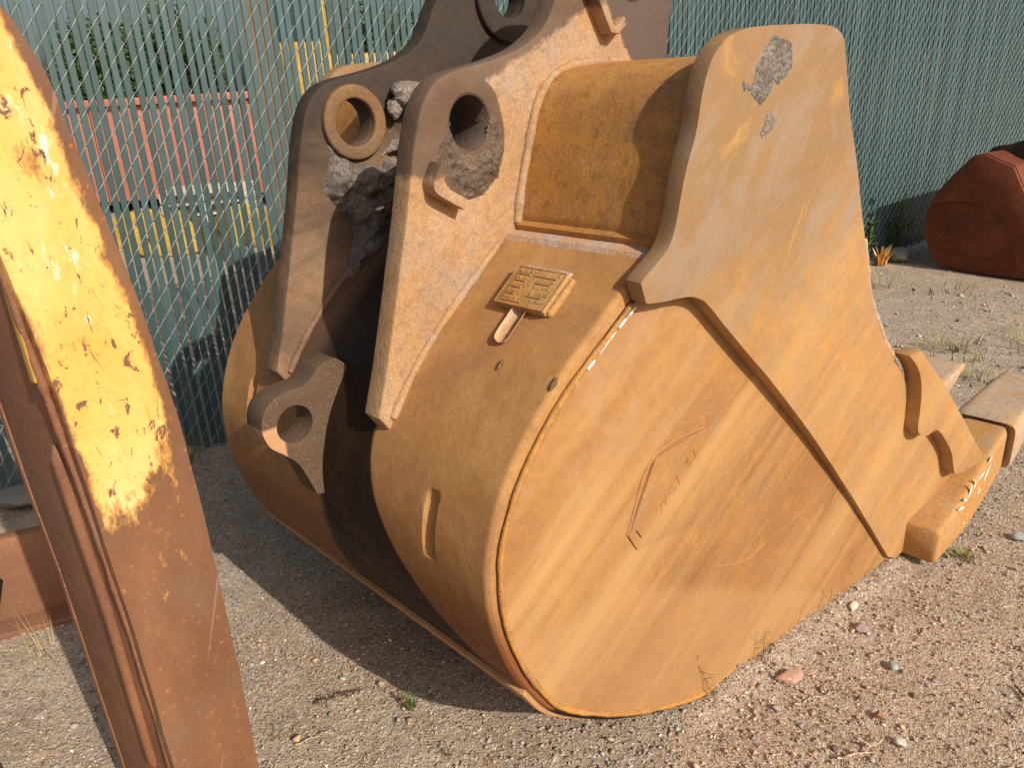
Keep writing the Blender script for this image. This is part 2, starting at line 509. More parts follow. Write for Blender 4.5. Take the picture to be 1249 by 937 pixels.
M['hinge_far'] = rust('brown rust', [(0.14, 0.078, 0.043), (0.20, 0.115, 0.065), (0.28, 0.17, 0.10), (0.34, 0.215, 0.13)],
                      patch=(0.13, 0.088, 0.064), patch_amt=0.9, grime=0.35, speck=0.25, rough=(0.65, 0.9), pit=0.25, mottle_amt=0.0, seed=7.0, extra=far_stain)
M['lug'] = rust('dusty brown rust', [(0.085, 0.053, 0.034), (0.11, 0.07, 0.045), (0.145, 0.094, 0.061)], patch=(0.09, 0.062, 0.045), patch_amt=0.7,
                grime=0.3, speck=0.25, rough=(0.65, 0.9), pit=0.25, mottle_amt=0.0, seed=7.7, extra=lug_lit)
M['boss'] = rust('boss rust', [(0.15, 0.078, 0.035), (0.20, 0.108, 0.046), (0.26, 0.145, 0.064)], patch=(0.15, 0.10, 0.065), patch_amt=0.8,
                 grime=0.35, speck=0.25, rough=(0.6, 0.85), pit=0.22, mottle_amt=0.0, seed=7.9)
M['tube'] = rust('deep orange rust', [(0.33, 0.15, 0.04), (0.40, 0.19, 0.05), (0.46, 0.225, 0.06), (0.50, 0.255, 0.08)],
                 patch=(0.36, 0.18, 0.065), patch_amt=0.6, grime=0.5, speck=0.25, rough=(0.5, 0.8), pit=0.18, stain=(0.20, 0.11, 0.05), seed=8.0)
M['weld'] = rust('weld metal', [(0.40, 0.25, 0.15), (0.50, 0.34, 0.22), (0.56, 0.42, 0.31)], patch=(0.44, 0.40, 0.38), patch_amt=0.8,
                 grime=0.3, speck=0.3, rough=(0.3, 0.6), pit=0.3, seed=10.0)
M['name'] = rust('cast plate rust', [(0.33, 0.18, 0.065), (0.40, 0.225, 0.085), (0.46, 0.275, 0.115)], grime=0.35, speck=0.3, rough=(0.6, 0.85), pit=0.25, seed=11.0)
M['tooth'] = rust('cast tooth rust', [(0.40, 0.205, 0.065), (0.47, 0.245, 0.075), (0.53, 0.30, 0.115)], patch=(0.40, 0.28, 0.18), patch_amt=0.6,
                  grime=0.25, speck=0.3, rough=(0.5, 0.8), pit=0.25, seed=12.0)
M['tooth_tip'] = rust('worn tooth steel', [(0.44, 0.31, 0.20), (0.52, 0.37, 0.24), (0.56, 0.43, 0.31)], patch=(0.44, 0.37, 0.31), patch_amt=0.8,
                      grime=0.25, speck=0.3, rough=(0.4, 0.7), pit=0.2, seed=13.0)
M['redrust'] = rust('dark red rust', [(0.12, 0.026, 0.011), (0.17, 0.038, 0.015), (0.24, 0.06, 0.023)], patch=(0.115, 0.036, 0.02), patch_amt=0.7,
                    grime=0.3, speck=0.2, rough=(0.6, 0.85), pit=0.2, mottle_amt=0.0, seed=14.0)
M['armrust'] = rust('red brown rust', [(0.155, 0.066, 0.038), (0.21, 0.09, 0.048), (0.265, 0.12, 0.063)], patch=(0.18, 0.10, 0.07), patch_amt=0.6,
                    grime=0.2, speck=0.2, rough=(0.5, 0.75), pit=0.12, mottle_amt=0.0, seed=15.0)
M['mixed_dark'] = rust('blackened steel', [(0.022, 0.018, 0.016), (0.04, 0.03, 0.026), (0.07, 0.05, 0.04)], grime=0.3, speck=0.2, rough=(0.6, 0.9), mottle_amt=0.0, seed=3.3)

def mud_mat(name, a, b, c, seed=0.0):
    n = NT(name)
    co = n.mapping(n.coord(), loc=(seed, seed, seed))
    f = n.noise(co, 14, 9, 0.7)
    col = n.ramp(f, [(0.32, a), (0.5, b), (0.68, c)])
    g = n.noise(co, 140, 6, 0.75)
    col = n.mix(n.ramp(g, [(0.38, 0.75), (0.58, 0.0)]), col, tuple(v * 0.4 for v in a))
    nb = n.bump(n.math('MULTIPLY_ADD', n.noise(co, 45, 5, 0.7), 2.0, g), 0.9, 0.006)
    return n.finish(col, 0.92, nb, 0, 0.2)
M['mud'] = mud_mat('dried grey mud', (0.20, 0.165, 0.145), (0.33, 0.275, 0.24), (0.46, 0.39, 0.335))
M['mud_dark'] = mud_mat('dark grey mud', (0.14, 0.118, 0.105), (0.23, 0.20, 0.178), (0.36, 0.31, 0.27), 4.0)  # darker mud copy; on the far ear it paints in the shade
M['mud_brown'] = mud_mat('brown dry mud', (0.12, 0.083, 0.062), (0.19, 0.135, 0.10), (0.28, 0.205, 0.155), 8.0)

def plain(name, col, rough=0.5, metal=0.0, var=0.15, scale=8, bump=0.1):
    n = NT(name)
    co = n.coord()
    f = n.noise(co, scale, 6, 0.65)
    c = n.ramp(f, [(0.3, tuple(v * (1 - var) for v in col)), (0.7, tuple(min(1, v * (1 + var)) for v in col))])
    nb = n.bump(n.noise(co, scale * 12, 4, 0.6), bump, 0.003)
    return n.finish(c, rough, nb, metal, 0.4)

def slat_mat():
    n = NT('green plastic slat')
    oi = n.n('ObjectInfo')
    co = n.mapping(n.coord(), scale=(1, 1, 1))
    f = n.noise(co, 3.0, 4, 0.6)
    c = n.ramp(f, [(0.3, (0.032, 0.074, 0.078)), (0.7, (0.045, 0.094, 0.098))])
    v = n.ramp(oi.outputs['Random'], [(0.0, (0.72, 0.74, 0.74)), (1.0, (1.22, 1.16, 1.2))])
    c = n.mix(1.0, c, v, 'MULTIPLY')
    d = n.noise(co, 60, 5, 0.7)
    c = n.mix(n.ramp(d, [(0.5, 0.0), (0.8, 0.3)]), c, (0.13, 0.15, 0.14))
    return n.finish(c, 0.38, None, 0, 0.6)
M['slat'] = slat_mat()
M['wire'] = plain('galvanised wire', (0.33, 0.37, 0.37), 0.55, 0.3, 0.25, 30)
M['galv'] = plain('galvanised pipe', (0.45, 0.46, 0.46), 0.45, 0.6)
M['concrete'] = plain('grey rock', (0.30, 0.28, 0.26), 0.9, 0, 0.35, 12, 0.5)
M['shine'] = plain('bright steel glint', (0.86, 0.83, 0.78), 0.32, 0.25, 0.08, 40)

def yellow_paint_mat():
    n = NT('worn yellow paint over rust')
    co = n.coord()
    x, y, z = n.sep(co)
    sc = n.mapping(co, scale=(1.0, 1.0, 0.38))
    r1 = n.noise(sc, 7, 7, 0.62)
    rustc = n.ramp(r1, [(0.3, (0.13, 0.058, 0.033)), (0.5, (0.18, 0.082, 0.040)), (0.7, (0.235, 0.112, 0.052))])
    gz = n.noise(co, 5, 6, 0.6)
    rustc = n.mix(n.ramp(gz, [(0.5, 0.0), (0.68, 0.6)]), rustc, (0.165, 0.108, 0.08))
    fk = n.noise(n.mapping(co, loc=(5, 2, 1)), 55, 6, 0.72)
    rustc = n.mix(n.ramp(fk, [(0.58, 0.0), (0.66, 0.6)]), rustc, (0.46, 0.22, 0.06))
    rustc = n.mix(n.ramp(fk, [(0.30, 0.7), (0.40, 0.0)]), rustc, (0.10, 0.05, 0.035))
    ln2 = n.noise(n.mapping(co, rot=(0, R(70), 0), scale=(2.0, 8, 60)), 1.0, 3, 0.5, 0.6)
    rustc = n.mix(n.ramp(ln2, [(0.68, 0.0), (0.72, 0.35)]), rustc, (0.44, 0.28, 0.17))
    yel = n.ramp(n.noise(sc, 6, 5, 0.6), [(0.3, (0.66, 0.35, 0.07)), (0.5, (0.76, 0.45, 0.13)), (0.7, (0.83, 0.57, 0.27))])
    white = n.noise(n.mapping(co, scale=(1, 1, 0.35), loc=(0.3, 0, 1.1)), 12, 7, 0.72)
    hi = n.math('MULTIPLY', n.ramp(white, [(0.58, 0.0), (0.63, 1.0)]), n.ramp(z, [(0.0, 0.0), (1.0, 1.0)]))
    yel = n.mix(n.math('MULTIPLY', hi, n.ramp(n.math('MULTIPLY', z, 0.5), [(0.52, 0.0), (0.66, 1.0)])), yel, (0.86, 0.80, 0.66))
    # paint survives in the middle of the face and on the upper part
    up_ = n.math('POWER', n.math('MAXIMUM', n.math('SUBTRACT', z, 0.95), 0.0), 1.7)
    dr = n.math('SUBTRACT', n.math('MULTIPLY_ADD', up_, -0.163, 0.034), x)
    dl = n.math('ADD', x, n.math('MULTIPLY_ADD', n.math('MAXIMUM', n.math('SUBTRACT', z, 1.05), 0.0), 0.085, 0.150))
    er = n.math('POWER', n.math('SUBTRACT', 1.0, n.math('MINIMUM', n.math('MULTIPLY', dr, 24.0), 1.0)), 1.5)
    el_ = n.math('POWER', n.math('SUBTRACT', 1.0, n.math('MINIMUM', n.math('MULTIPLY', n.math('MAXIMUM', dl, 0.0), 60.0), 1.0)), 1.5)
    e = n.math('MULTIPLY_ADD', er, 2.0, n.math('MULTIPLY', el_, 0.9))
    lowc = n.math('MULTIPLY', n.math('ABSOLUTE', n.math('ADD', x, 0.070)), n.math('MULTIPLY', n.math('MAXIMUM', n.math('SUBTRACT', 1.15, z), 0.0), 26.0))
    e = n.math('ADD', e, lowc)
    hz = n.math('MULTIPLY_ADD', z, 3.0, -2.05)                        # grows with height
    hz = n.math('MINIMUM', hz, 1.2)
    k = n.math('SUBTRACT', hz, e)
    chip = n.noise(n.mapping(co, scale=(1, 1, 0.5)), 9, 9, 0.68, 0.3)
    chip2 = n.noise(n.mapping(co, scale=(1, 1, 0.6), loc=(2, 2, 2)), 40, 6, 0.7, 0.6)
    k = n.math('ADD', k, n.math('MULTIPLY_ADD', chip, 4.2, -2.25))
    fz = n.noise(n.mapping(co, scale=(1, 1, 0.45), loc=(4, 1, 3)), 95, 6, 0.75)
    k = n.math('ADD', k, n.math('MULTIPLY_ADD', fz, 1.3, -0.65))
    k2 = n.ramp(n.math('MULTIPLY_ADD', k, 0.5, 0.30), [(0.40, 0.0), (0.50, 0.5), (0.66, 1.0)])
    c2 = n.ramp(n.math('MULTIPLY_ADD', fz, 0.12, chip2), [(0.435, 0.0), (0.475, 1.0)])
    mask = n.math('MULTIPLY', k2, c2)
    scr = n.noise(n.mapping(co, rot=(0, R(14), 0), scale=(75, 20, 3.5)), 1.0, 3, 0.5, 0.4)
    mask = n.math('MULTIPLY', mask, n.ramp(scr, [(0.27, 0.15), (0.33, 1.0)]))
    yel = n.mix(n.ramp(k2, [(0.5, 0.75), (1.0, 0.0)]), yel, (0.55, 0.25, 0.05))
    col = n.mix(mask, rustc, yel)
    fr = n.noise(co, 60, 7, 0.7)
    col = n.mix(n.ramp(fr, [(0.52, 0.0), (0.75, 0.3)]), col, (0.16, 0.08, 0.04))
    rough = n.math('MULTIPLY_ADD', mask, -0.22, 0.66)
    nb = n.bump(n.math('MULTIPLY_ADD', n.noise(co, 150, 4, 0.7), 0.35, mask), 0.4, 0.0012)
    return n.finish(col, rough, nb, 0, 0.4)
M['yellow_worn'] = yellow_paint_mat()
M['yellow'] = plain('yellow machine paint', (0.50, 0.31, 0.06), 0.5, 0, 0.25, 4)
M['yellow_dirty'] = plain('dirty yellow paint', (0.45, 0.27, 0.06), 0.6, 0, 0.35, 5)
M['redpaint'] = plain('faded red paint', (0.40, 0.15, 0.105), 0.6, 0, 0.2, 3)
M['brownsteel'] = plain('brown steel', (0.16, 0.095, 0.06), 0.7, 0, 0.3, 3)
M['glass'] = plain('dark cab glass', (0.03, 0.06, 0.07), 0.1, 0, 0.1, 2, 0)
M['palewood'] = plain('weathered pale timber', (0.46, 0.40, 0.33), 0.85, 0, 0.25, 6)
M['rubber'] = plain('black rubber', (0.03, 0.03, 0.03), 0.8)

def attr_mat(name, rough=0.9, bump=0.35, mul=1.0):
    n = NT(name)
    a = n.n('Attribute', attribute_name='tint')
    co = n.coord()
    f = n.noise(co, 260, 4, 0.6)
    c = n.mix(1.0, a.outputs['Color'], n.ramp(f, [(0.3, 0.75 * mul), (0.7, 1.15 * mul)]), 'MULTIPLY')
    nb = n.bump(n.noise(co, 320, 3, 0.6), bump, 0.002)
    return n.finish(c, rough, nb, 0, 0.25)
M['gravel'] = attr_mat('gravel stones')
M['leafy'] = attr_mat('plant blades', 0.6, 0.0)

def set_tint(o, cols):
    """cols: (nverts,3)"""
    at = o.data.color_attributes.new('tint', 'FLOAT_COLOR', 'POINT')
    at.data.foreach_set('color', np.column_stack([cols, np.ones(len(cols))]).astype(np.float32).ravel())

def ground_mat():
    n = NT('gravelly dirt')
    co = n.coord()
    big = n.noise(co, 0.9, 6, 0.6, 0.5)
    mid = n.noise(co, 5.5, 8, 0.65, 0.3)
    col = n.ramp(mid, [(0.30, (0.34, 0.258, 0.186)), (0.5, (0.445, 0.345, 0.257)), (0.70, (0.53, 0.42, 0.32))])
    col = n.mix(n.ramp(big, [(0.42, 0.0), (0.65, 0.6)]), col, (0.36, 0.28, 0.21))
    v = n.n('TexVoronoi')
    v.inputs['Scale'].default_value = 95
    n.l(n.mapping(co, loc=(0.3, 0, 0)), v.inputs['Vector'])
    gcol = n.ramp(n.sep(v.outputs['Color'])[0], [(0.0, (0.20, 0.15, 0.12)), (0.25, (0.38, 0.295, 0.23)), (0.55, (0.50, 0.40, 0.315)), (0.8, (0.44, 0.40, 0.37)), (1.0, (0.66, 0.57, 0.48))])
    sel = n.ramp(n.sep(v.outputs['Color'])[1], [(0.45, 0.0), (0.55, 0.75)])
    col = n.mix(sel, col, gcol)
    v2 = n.n('TexVoronoi')
    v2.inputs['Scale'].default_value = 260
    n.l(co, v2.inputs['Vector'])
    g2 = n.ramp(n.sep(v2.outputs['Color'])[0], [(0.0, 0.62), (0.5, 0.95), (1.0, 1.3)])
    col = n.mix(0.85, col, g2, 'MULTIPLY')
    hgt = n.math('MULTIPLY', n.math('SUBTRACT', 0.6, v.outputs['Distance']), sel)
    hh = n.math('MULTIPLY_ADD', hgt, 1.3, n.math('MULTIPLY', v2.outputs['Distance'], 0.5))
    hh = n.math('MULTIPLY_ADD', n.noise(co, 30, 6, 0.72), 1.6, hh)
    nb = n.bump(hh, 0.9, 0.006)
    return n.finish(col, 0.95, nb, 0, 0.2)
M['ground'] = ground_mat()

# ------------------------------------------------------------------ ground
FU = Vector((0.83304, 0.55321, 0))            # fence runs along this
FN = Vector((0.55321, -0.83304, 0))           # towards the camera side
F0 = Vector((-1.49, 3.415, 0))

def ground_z(x, y):
    q = np.column_stack([x, y, np.zeros(len(x))])
    r = np.hypot(x, y)
    amp = np.clip(1.2 - r / 40.0, 0.15, 1)
    g = (fbm(q, 1.1, 3, 3) * 0.012 + fbm(q, 6.5, 3, 5) * 0.0055) * amp
    sx, sy = x - 0.476, y - 1.651                       # dirt banked against the foot of the side plate
    al, ac = sx * 0.8062 + sy * 0.5917, sx * 0.5917 - sy * 0.8062
    on = np.clip((al + 0.15) / 0.12, 0, 1) * np.clip((1.12 - al) / 0.1, 0, 1)
    return g + on * 0.016 * (1 + 0.7 * fbm(q, 14, 3, 41)) * np.exp(-((ac - 0.01) / 0.045) ** 2)

def axis(lo, hi, fine, far):
    core = np.arange(lo, hi, fine)
    ext, st, v = [], fine, hi
    while v < far:
        ext.append(v); st *= 1.25; v += st
    neg, st, v = [], fine, lo - fine
    while v > -far:
        neg.append(v); st *= 1.25; v -= st
    return np.array(neg[::-1] + list(core) + ext)

gx, gy = axis(-3.2, 4.6, 0.028, 600), axis(0.9, 7.2, 0.028, 600)
GX, GY = np.meshgrid(gx, gy, indexing='ij')
gz = ground_z(GX.ravel(), GY.ravel()) - 0.004
ids = np.arange(GX.size).reshape(GX.shape)
gF = np.column_stack([ids[:-1, :-1].ravel(), ids[1:, :-1].ravel(), ids[1:, 1:].ravel(), ids[:-1, 1:].ravel()])
ground = from_np('ground', np.column_stack([GX.ravel(), GY.ravel(), gz]), gF, M['ground'], None, 180)
ground['kind'] = 'structure'

# loose gravel on it
def icosa():
    bm = bmesh.new()
    bmesh.ops.create_icosphere(bm, subdivisions=1, radius=1.0)
    V = np.array([v.co[:] for v in bm.verts])
    F = np.array([[v.index for v in f.verts] for f in bm.faces])
    bm.free()
    return V, F
IV, IF = icosa()
STONE_COLS = np.array([(0.40, 0.31, 0.235), (0.44, 0.35, 0.275), (0.33, 0.255, 0.20), (0.34, 0.32, 0.305), (0.27, 0.255, 0.25), (0.50, 0.37, 0.30),
                       (0.34, 0.375, 0.38), (0.18, 0.15, 0.135), (0.60, 0.54, 0.46), (0.45, 0.30, 0.22), (0.38, 0.29, 0.22)])
STONE_COLS = STONE_COLS * np.array([1.20, 1.13, 1.05])
STONE_P = np.array([.18, .17, .13, .10, .08, .06, .05, .07, .07, .04, .05])

def stones_np(px, py, rad, seed):
    n = len(px)
    g = np.random.default_rng(seed)
    V = np.repeat(IV[None], n, 0)
    V = V * (1 + g.normal(0, 0.20, (n, len(IV), 1)))
    sc = np.column_stack([g.uniform(0.75, 1.4, n), g.uniform(0.6, 1.1, n), g.uniform(0.40, 0.8, n)])
    V = V * (sc * rad[:, None])[:, None, :]
    a = g.uniform(0, 2 * math.pi, n)
    ca, sa = np.cos(a)[:, None], np.sin(a)[:, None]
    X = V[..., 0] * ca - V[..., 1] * sa
    Y = V[..., 0] * sa + V[..., 1] * ca
    tl = g.normal(0, 0.25, n)[:, None]
    Zz = V[..., 2] + X * tl
    z0 = ground_z(px, py) + rad * sc[:, 2] * g.uniform(-0.25, 0.45, n)
    out = np.stack([X + px[:, None], Y + py[:, None], Zz + z0[:, None]], -1).reshape(-1, 3)
    F = (IF[None] + (np.arange(n) * len(IV))[:, None, None]).reshape(-1, 3)
    cols = STONE_COLS[g.choice(len(STONE_COLS), n, p=STONE_P)] * g.uniform(0.75, 1.15, (n, 1))
    return out, F, np.repeat(cols, len(IV), 0)

NG = 74000
u = rng.random(NG)
rr = (1.15 ** -0.35 + u * (8.5 ** -0.35 - 1.15 ** -0.35)) ** (-1 / 0.35)
aa = rng.uniform(R(42), R(140), NG)
px, py = rr * np.cos(aa), rr * np.sin(aa)
clump = vnoise(np.column_stack([px, py, 0 * px]), 2.2, 21)
keep = rng.random(NG) < 0.70 + 0.75 * clump
px, py, rr = px[keep], py[keep], rr[keep]
rad = np.clip(rng.lognormal(math.log(0.0021), 0.52, len(px)), 0.0012, 0.012) * np.clip(0.8 + rr * 0.16, 1, 2.0)
side = (px - F0.x) * FN.x + (py - F0.y) * FN.y          # keep to the camera side of the fence
ok = side > 0.03
px, py, rad = px[ok], py[ok], rad[ok]
gv, gf, gc = stones_np(px, py, rad, 5)
gravel = from_np('gravel', gv, gf, M['gravel'])
set_tint(gravel, gc)
gravel['kind'] = 'stuff'
tag(gravel, 'loose small gravel scattered over the dirt yard', 'gravel')

# ------------------------------------------------------------------ chain-link fence with slats
fence = thing('chain_link_fence', 'galvanised chain-link fence threaded with green privacy slats behind the bucket', 'fence', tuple(F0), math.atan2(FU.y, FU.x))
PITCH, DIA, FH = 0.0375, 0.0935, 2.45
U_LO, U_HI = -1.55, 13.2
n_sl = int((U_HI - U_LO) / PITCH)
def slat_mesh():
    bm = bmesh.new()
    w, t = 0.0258, 0.0094
    outline = [(-w/2, -t/2 + 0.001), (-w/2 + 0.002, -t/2), (w/2 - 0.002, -t/2), (w/2, -t/2 + 0.001), (w/2, t/2), (-w/2, t/2)]
    vs0 = [bm.verts.new((x, y, 0.03)) for x, y in outline]
    vs1 = [bm.verts.new((x, y, FH - 0.06)) for x, y in outline]
    k = len(outline)
    for i in range(k): bm.faces.new((vs0[i], vs0[(i+1) % k], vs1[(i+1) % k], vs1[i]))
    bm.faces.new(vs0[::-1]); bm.faces.new(vs1)
    bmesh.ops.recalc_face_normals(bm, faces=bm.faces[:])
    me = bpy.data.meshes.new('slat')
    bm.to_mesh(me); bm.free()
    me.materials.append(M['slat'])
    return me
sm = slat_mesh()
rest_v, rest_f = [], []
sv = np.array([v.co[:] for v in sm.vertices])
NPART = 300
for i in range(n_sl):
    ux = U_LO + (i + 0.5) * PITCH + random.uniform(-0.0030, 0.0030)
    dz = random.uniform(-0.02, 0.02)
    rx, ry = random.uniform(-0.0012, 0.0012), random.uniform(-0.0026, 0.0026)
    rz = random.uniform(-0.022, 0.022)
    if i < NPART:
        o = bpy.data.objects.new('slat', sm)
        C.objects.link(o)
        o.parent = fence
        o.location = (ux, 0, dz)
        o.rotation_euler = (rx, ry, rz)
    else:
        m = Matrix.Translation((ux, 0, dz)) @ Matrix.Rotation(rz, 4, 'Z') @ Matrix.Rotation(ry, 4, 'Y')
        A = np.array(m)
        b = len(rest_v) * len(sv)
        rest_v.append(sv @ A[:3, :3].T + A[:3, 3])
        for p in sm.polygons:
            vi = [b + q for q in p.vertices]
            for q in range(1, len(vi) - 1): rest_f.append((vi[0], vi[q], vi[q + 1]))
o = from_np('far_slats', np.concatenate(rest_v), np.array(rest_f), M['slat'], fence)
o['kind'] = 'stuff'
# woven wires: each zig-zags round one slat, rising leg in front, falling leg behind
wv, wf, base = [], [], 0
half = DIA / 2
nz_ = int((FH - 0.04) / half)
for i in range(n_sl):
    u0, u1 = U_LO + i * PITCH, U_LO + (i + 1) * PITCH
    pts = []
    off = (half if i % 2 else 0)
    for k in range(nz_ + 1):
        z = 0.03 + k * half
        lowside = (k % 2 == (1 if i % 2 else 0))
        a, b = (u0, u1) if lowside else (u1, u0)
        pts.append((a, 0.0, z))
        yy = -0.0074 if lowside else 0.0074
        hk = 0.0022 if lowside else -0.0022
        pts.append((a + (b - a) * 0.07, yy, z + half * 0.05))
        pts.append((a + (b - a) * 0.93, yy, z + half * 0.95))
    near = i < 190
    pts = np.array(pts)
    jz = np.repeat(pts[:, 2:3], 3, 1) * 1.0 + i * 0.31
    pts[:, 0] += 0.0016 * fbm(jz, 3.0, 2, 61)
    pts[:, 2] += 0.0020 * fbm(jz, 2.0, 2, 71)
    V, Fq = tube_np(pts, 0.00145 if near else 0.0017, 5 if near else 3)
    wv.append(V); wf.append(Fq + base); base += len(V)
o = from_np('wire_mesh', np.concatenate(wv), np.concatenate(wf), M['wire'], fence, 180)
o['kind'] = 'stuff'
for pu in (0.98, 4.05, 7.1, 10.2, 13.1):
    V, Fq = tube_np([(pu, 0.045, -0.05), (pu, 0.045, FH * 0.5), (pu, 0.045, FH + 0.02)], 0.030, 14)
    from_np('post', V, Fq, M['galv'], fence, 180)
V, Fq = tube_np([(U_LO, 0.03, FH), (6, 0.03, FH), (U_HI, 0.03, FH)], 0.021, 12)
from_np('top_rail', V, Fq, M['galv'], fence, 180)

# ------------------------------------------------------------------ the big bucket
BTH = R(42.5)
BO = Vector((0.47600936, 1.65094808, 0.0))
DEL = R(42.5 - 36.276)
cD, sD = math.cos(DEL), math.sin(DEL)
WC = 0.67                                                    # half of the width at the origin
bucket = thing('excavator_bucket', 'huge rusty orange excavator bucket resting on the gravel, hinge ears up', 'bucket', tuple(BO), BTH)

def near_fn(x, y, z):      # x along the plate, y height off the plate (outwards positive), z up
    return Vector((x * cD - y * sD, -x * sD - y * cD, z))
def far_fn(x, y, z):
    p = near_fn(x, y, z)
    return Vector((p.x, 2 * WC - p.y, p.z))

def w_edge(t, inset):      # width coordinate of the side plane at a given t
    return -t * math.tan(DEL) + inset

# wrapper shell ---------------------------------------------------
PROF = [(-.232, 1.252, 'c'), (-.355, 1.157), (-.452, 1.077), (-.54, .987), (-.608, .89), (-.648, .797), (-.667, .707), (-.663, .588), (-.632, .466),
        (-.582, .358), (-.512, .26), (-.37, .150), (-.225, .072), (-.09, .016), (0.02, 0.002), (.3, 0.001), (1.02, 0.001)]
prof = np.array(spline(PROF, 12))
d = np.r_[0, np.cumsum(np.linalg.norm(np.diff(prof, axis=0), axis=1))]
sN, wN = 300, 220
ss = np.linspace(0, d[-1], sN)
pt = np.column_stack([np.interp(ss, d, prof[:, 0]), np.interp(ss, d, prof[:, 1])])
tg = np.gradient(pt, axis=0)
tg /= np.linalg.norm(tg, axis=1)[:, None]
nr = np.column_stack([tg[:, 1], -tg[:, 0]])                  # outward: left of travel
if nr[0] @ np.array([-1, 1]) < 0: nr = -nr
INS = 0.006
uu = np.linspace(0, 1, wN)
T0 = np.repeat(pt[:, 0:1], wN, 1)
Z0 = np.repeat(pt[:, 1:2], wN, 1)
wlo = np.array([w_edge(t, INS) for t in pt[:, 0]])
W0 = wlo[:, None] + (2 * WC - 2 * wlo)[:, None] * uu[None]
q = np.column_stack([T0.ravel(), W0.ravel(), Z0.ravel()])
dent = (fbm(q, 2.2, 2, 31) * 0.0035 + fbm(q, 9, 3, 33) * 0.0009).reshape(T0.shape)
def groove(w_c, z0, z1, half_w, depth):
    dz = np.maximum(np.maximum(z0 - Z0, Z0 - z1), 0)
    dd = np.hypot(W0 - w_c, dz * 1.15)
    k = np.clip(1 - dd / half_w, 0, 1)
    return -depth * np.clip(k * 1.7, 0, 1) ** 0.6
back = (T0 < 0.0)
dent = dent + back * groove(0.262, 0.685, 0.80, 0.021, 0.017)
dent = dent + back * groove(1.075, 0.735, 0.85, 0.019, 0.015)
edge_round = np.minimum(np.abs(W0 - wlo[:, None]), np.abs(2 * WC - wlo[:, None] - W0))
er = np.clip(1 - edge_round / 0.012, 0, 1)
dent = dent - 0.008 * er ** 2
OT = T0 + nr[:, 0:1] * dent
OZ = np.maximum(Z0 + nr[:, 1:2] * dent, 0.0008)
th = 0.032
IT, IZ = T0 - nr[:, 0:1] * th, Z0 - nr[:, 1:2] * th
Vo = np.column_stack([OT.ravel(), W0.ravel(), OZ.ravel()])
Vi = np.column_stack([IT.ravel(), W0.ravel(), IZ.ravel()])
idx = np.arange(sN * wN).reshape(sN, wN)
quads = [np.column_stack([idx[:-1, :-1].ravel(), idx[:-1, 1:].ravel(), idx[1:, 1:].ravel(), idx[1:, :-1].ravel()])]
jj = idx + sN * wN
quads.append(np.column_stack([jj[:-1, :-1].ravel(), jj[1:, :-1].ravel(), jj[1:, 1:].ravel(), jj[:-1, 1:].ravel()]))
for a_, b_ in ((idx[:, 0], jj[:, 0]), (idx[:, -1], jj[:, -1]), (idx[0], jj[0]), (idx[-1], jj[-1])):
    quads.append(np.column_stack([a_[:-1], a_[1:], b_[1:], b_[:-1]]))
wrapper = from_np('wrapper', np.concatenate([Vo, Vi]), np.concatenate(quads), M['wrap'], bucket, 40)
bm = bmesh.new(); bm.from_mesh(wrapper.data); bmesh.ops.recalc_face_normals(bm, faces=bm.faces[:]); bm.to_mesh(wrapper.data); bm.free()
tag(wrapper, 'curved ochre back plate with worn slots')

# side plates ------------------------------------------------------
SP = [(-.262, 1.184, 'c'), (-.338, 1.124), (-.434, 1.050), (-.518, .967), (-.581, .879), (-.623, .79), (-.640, .706), (-.637, .592), (-.608, .476),
      (-.56, .372), (-.498, .278), (-.362, .172), (-.222, .093), (-.09, .038), (0.0, .016), (.05, .012, 'c'), (1.0, .012, 'c'), (1.02, .06, 'c'), (.35, 1.1, 'c'), (.26, 1.55, 'c'),
      (.1, 1.60, 'c'), (-.04, 1.58, 'c'), (-.12, 1.35, 'c')]
sp = spline(SP, 8, closed=True)
side_n = from_bm('side_plate', plate_bm(sp, [], -0.03, 0.0, 0.005, 2, near_fn, 0.0015, 1), M['side'], bucket, 35)
tag(side_n, 'streaked orange side plate facing the camera')
side_f = from_bm('side_plate', plate_bm(sp, [], -0.03, 0.0, 0.005, 2, far_fn, 0.0015, 1), M['side'], bucket, 35)

back_path = [near_fn(x, -0.001, z) for x, z in [(p[0] - 0.004, p[1]) for p in sp[2:121]]]
weld('weld_bead', [tuple(v) for v in back_path], 0.0066, M['tube'], side_n, 3)

# stiffened patch on the near side plate, with stamped strokes
def patch_fn(x, y, z): return near_fn(x, y - max(0.0, ((x + .15) * .75 - (z - .70) * .66 + .09) * .038), z)
HX = [(-.300, .640), (-.218, .808), (-.032, .828), (-.002, .79), (-.062, .571), (-.272, .592)]
patch_bm = plate_bm(spline([(x, z) for x, z in HX], 4, closed=True) if False else HX, [], -0.010, 0.0085, 0.0060, 2, patch_fn)
patch = from_bm('wear_patch', patch_bm, M['side'], side_n, 35)
def stroke(parent, segs, fn, width, h0, h1, mat, name):
    bm = bmesh.new()
    for (x0, z0), (x1, z1) in segs:
        dx, dz = x1 - x0, z1 - z0
        L = math.hypot(dx, dz)
        ox, oz = -dz / L * width / 2, dx / L * width / 2
        vs = []
        for h, s_ in ((h0, 1.3), (h1, 0.6)):
            vs += [bm.verts.new(fn(x, h, z)) for x, z in ((x0 + ox * s_, z0 + oz * s_), (x1 + ox * s_, z1 + oz * s_), (x1 - ox * s_, z1 - oz * s_), (x0 - ox * s_, z0 - oz * s_))]
        for f in ((4, 5, 6, 7), (0, 1, 5, 4), (1, 2, 6, 5), (2, 3, 7, 6), (3, 0, 4, 7)): bm.faces.new([vs[k] for k in f])
    return from_bm(name, bm, mat, parent)
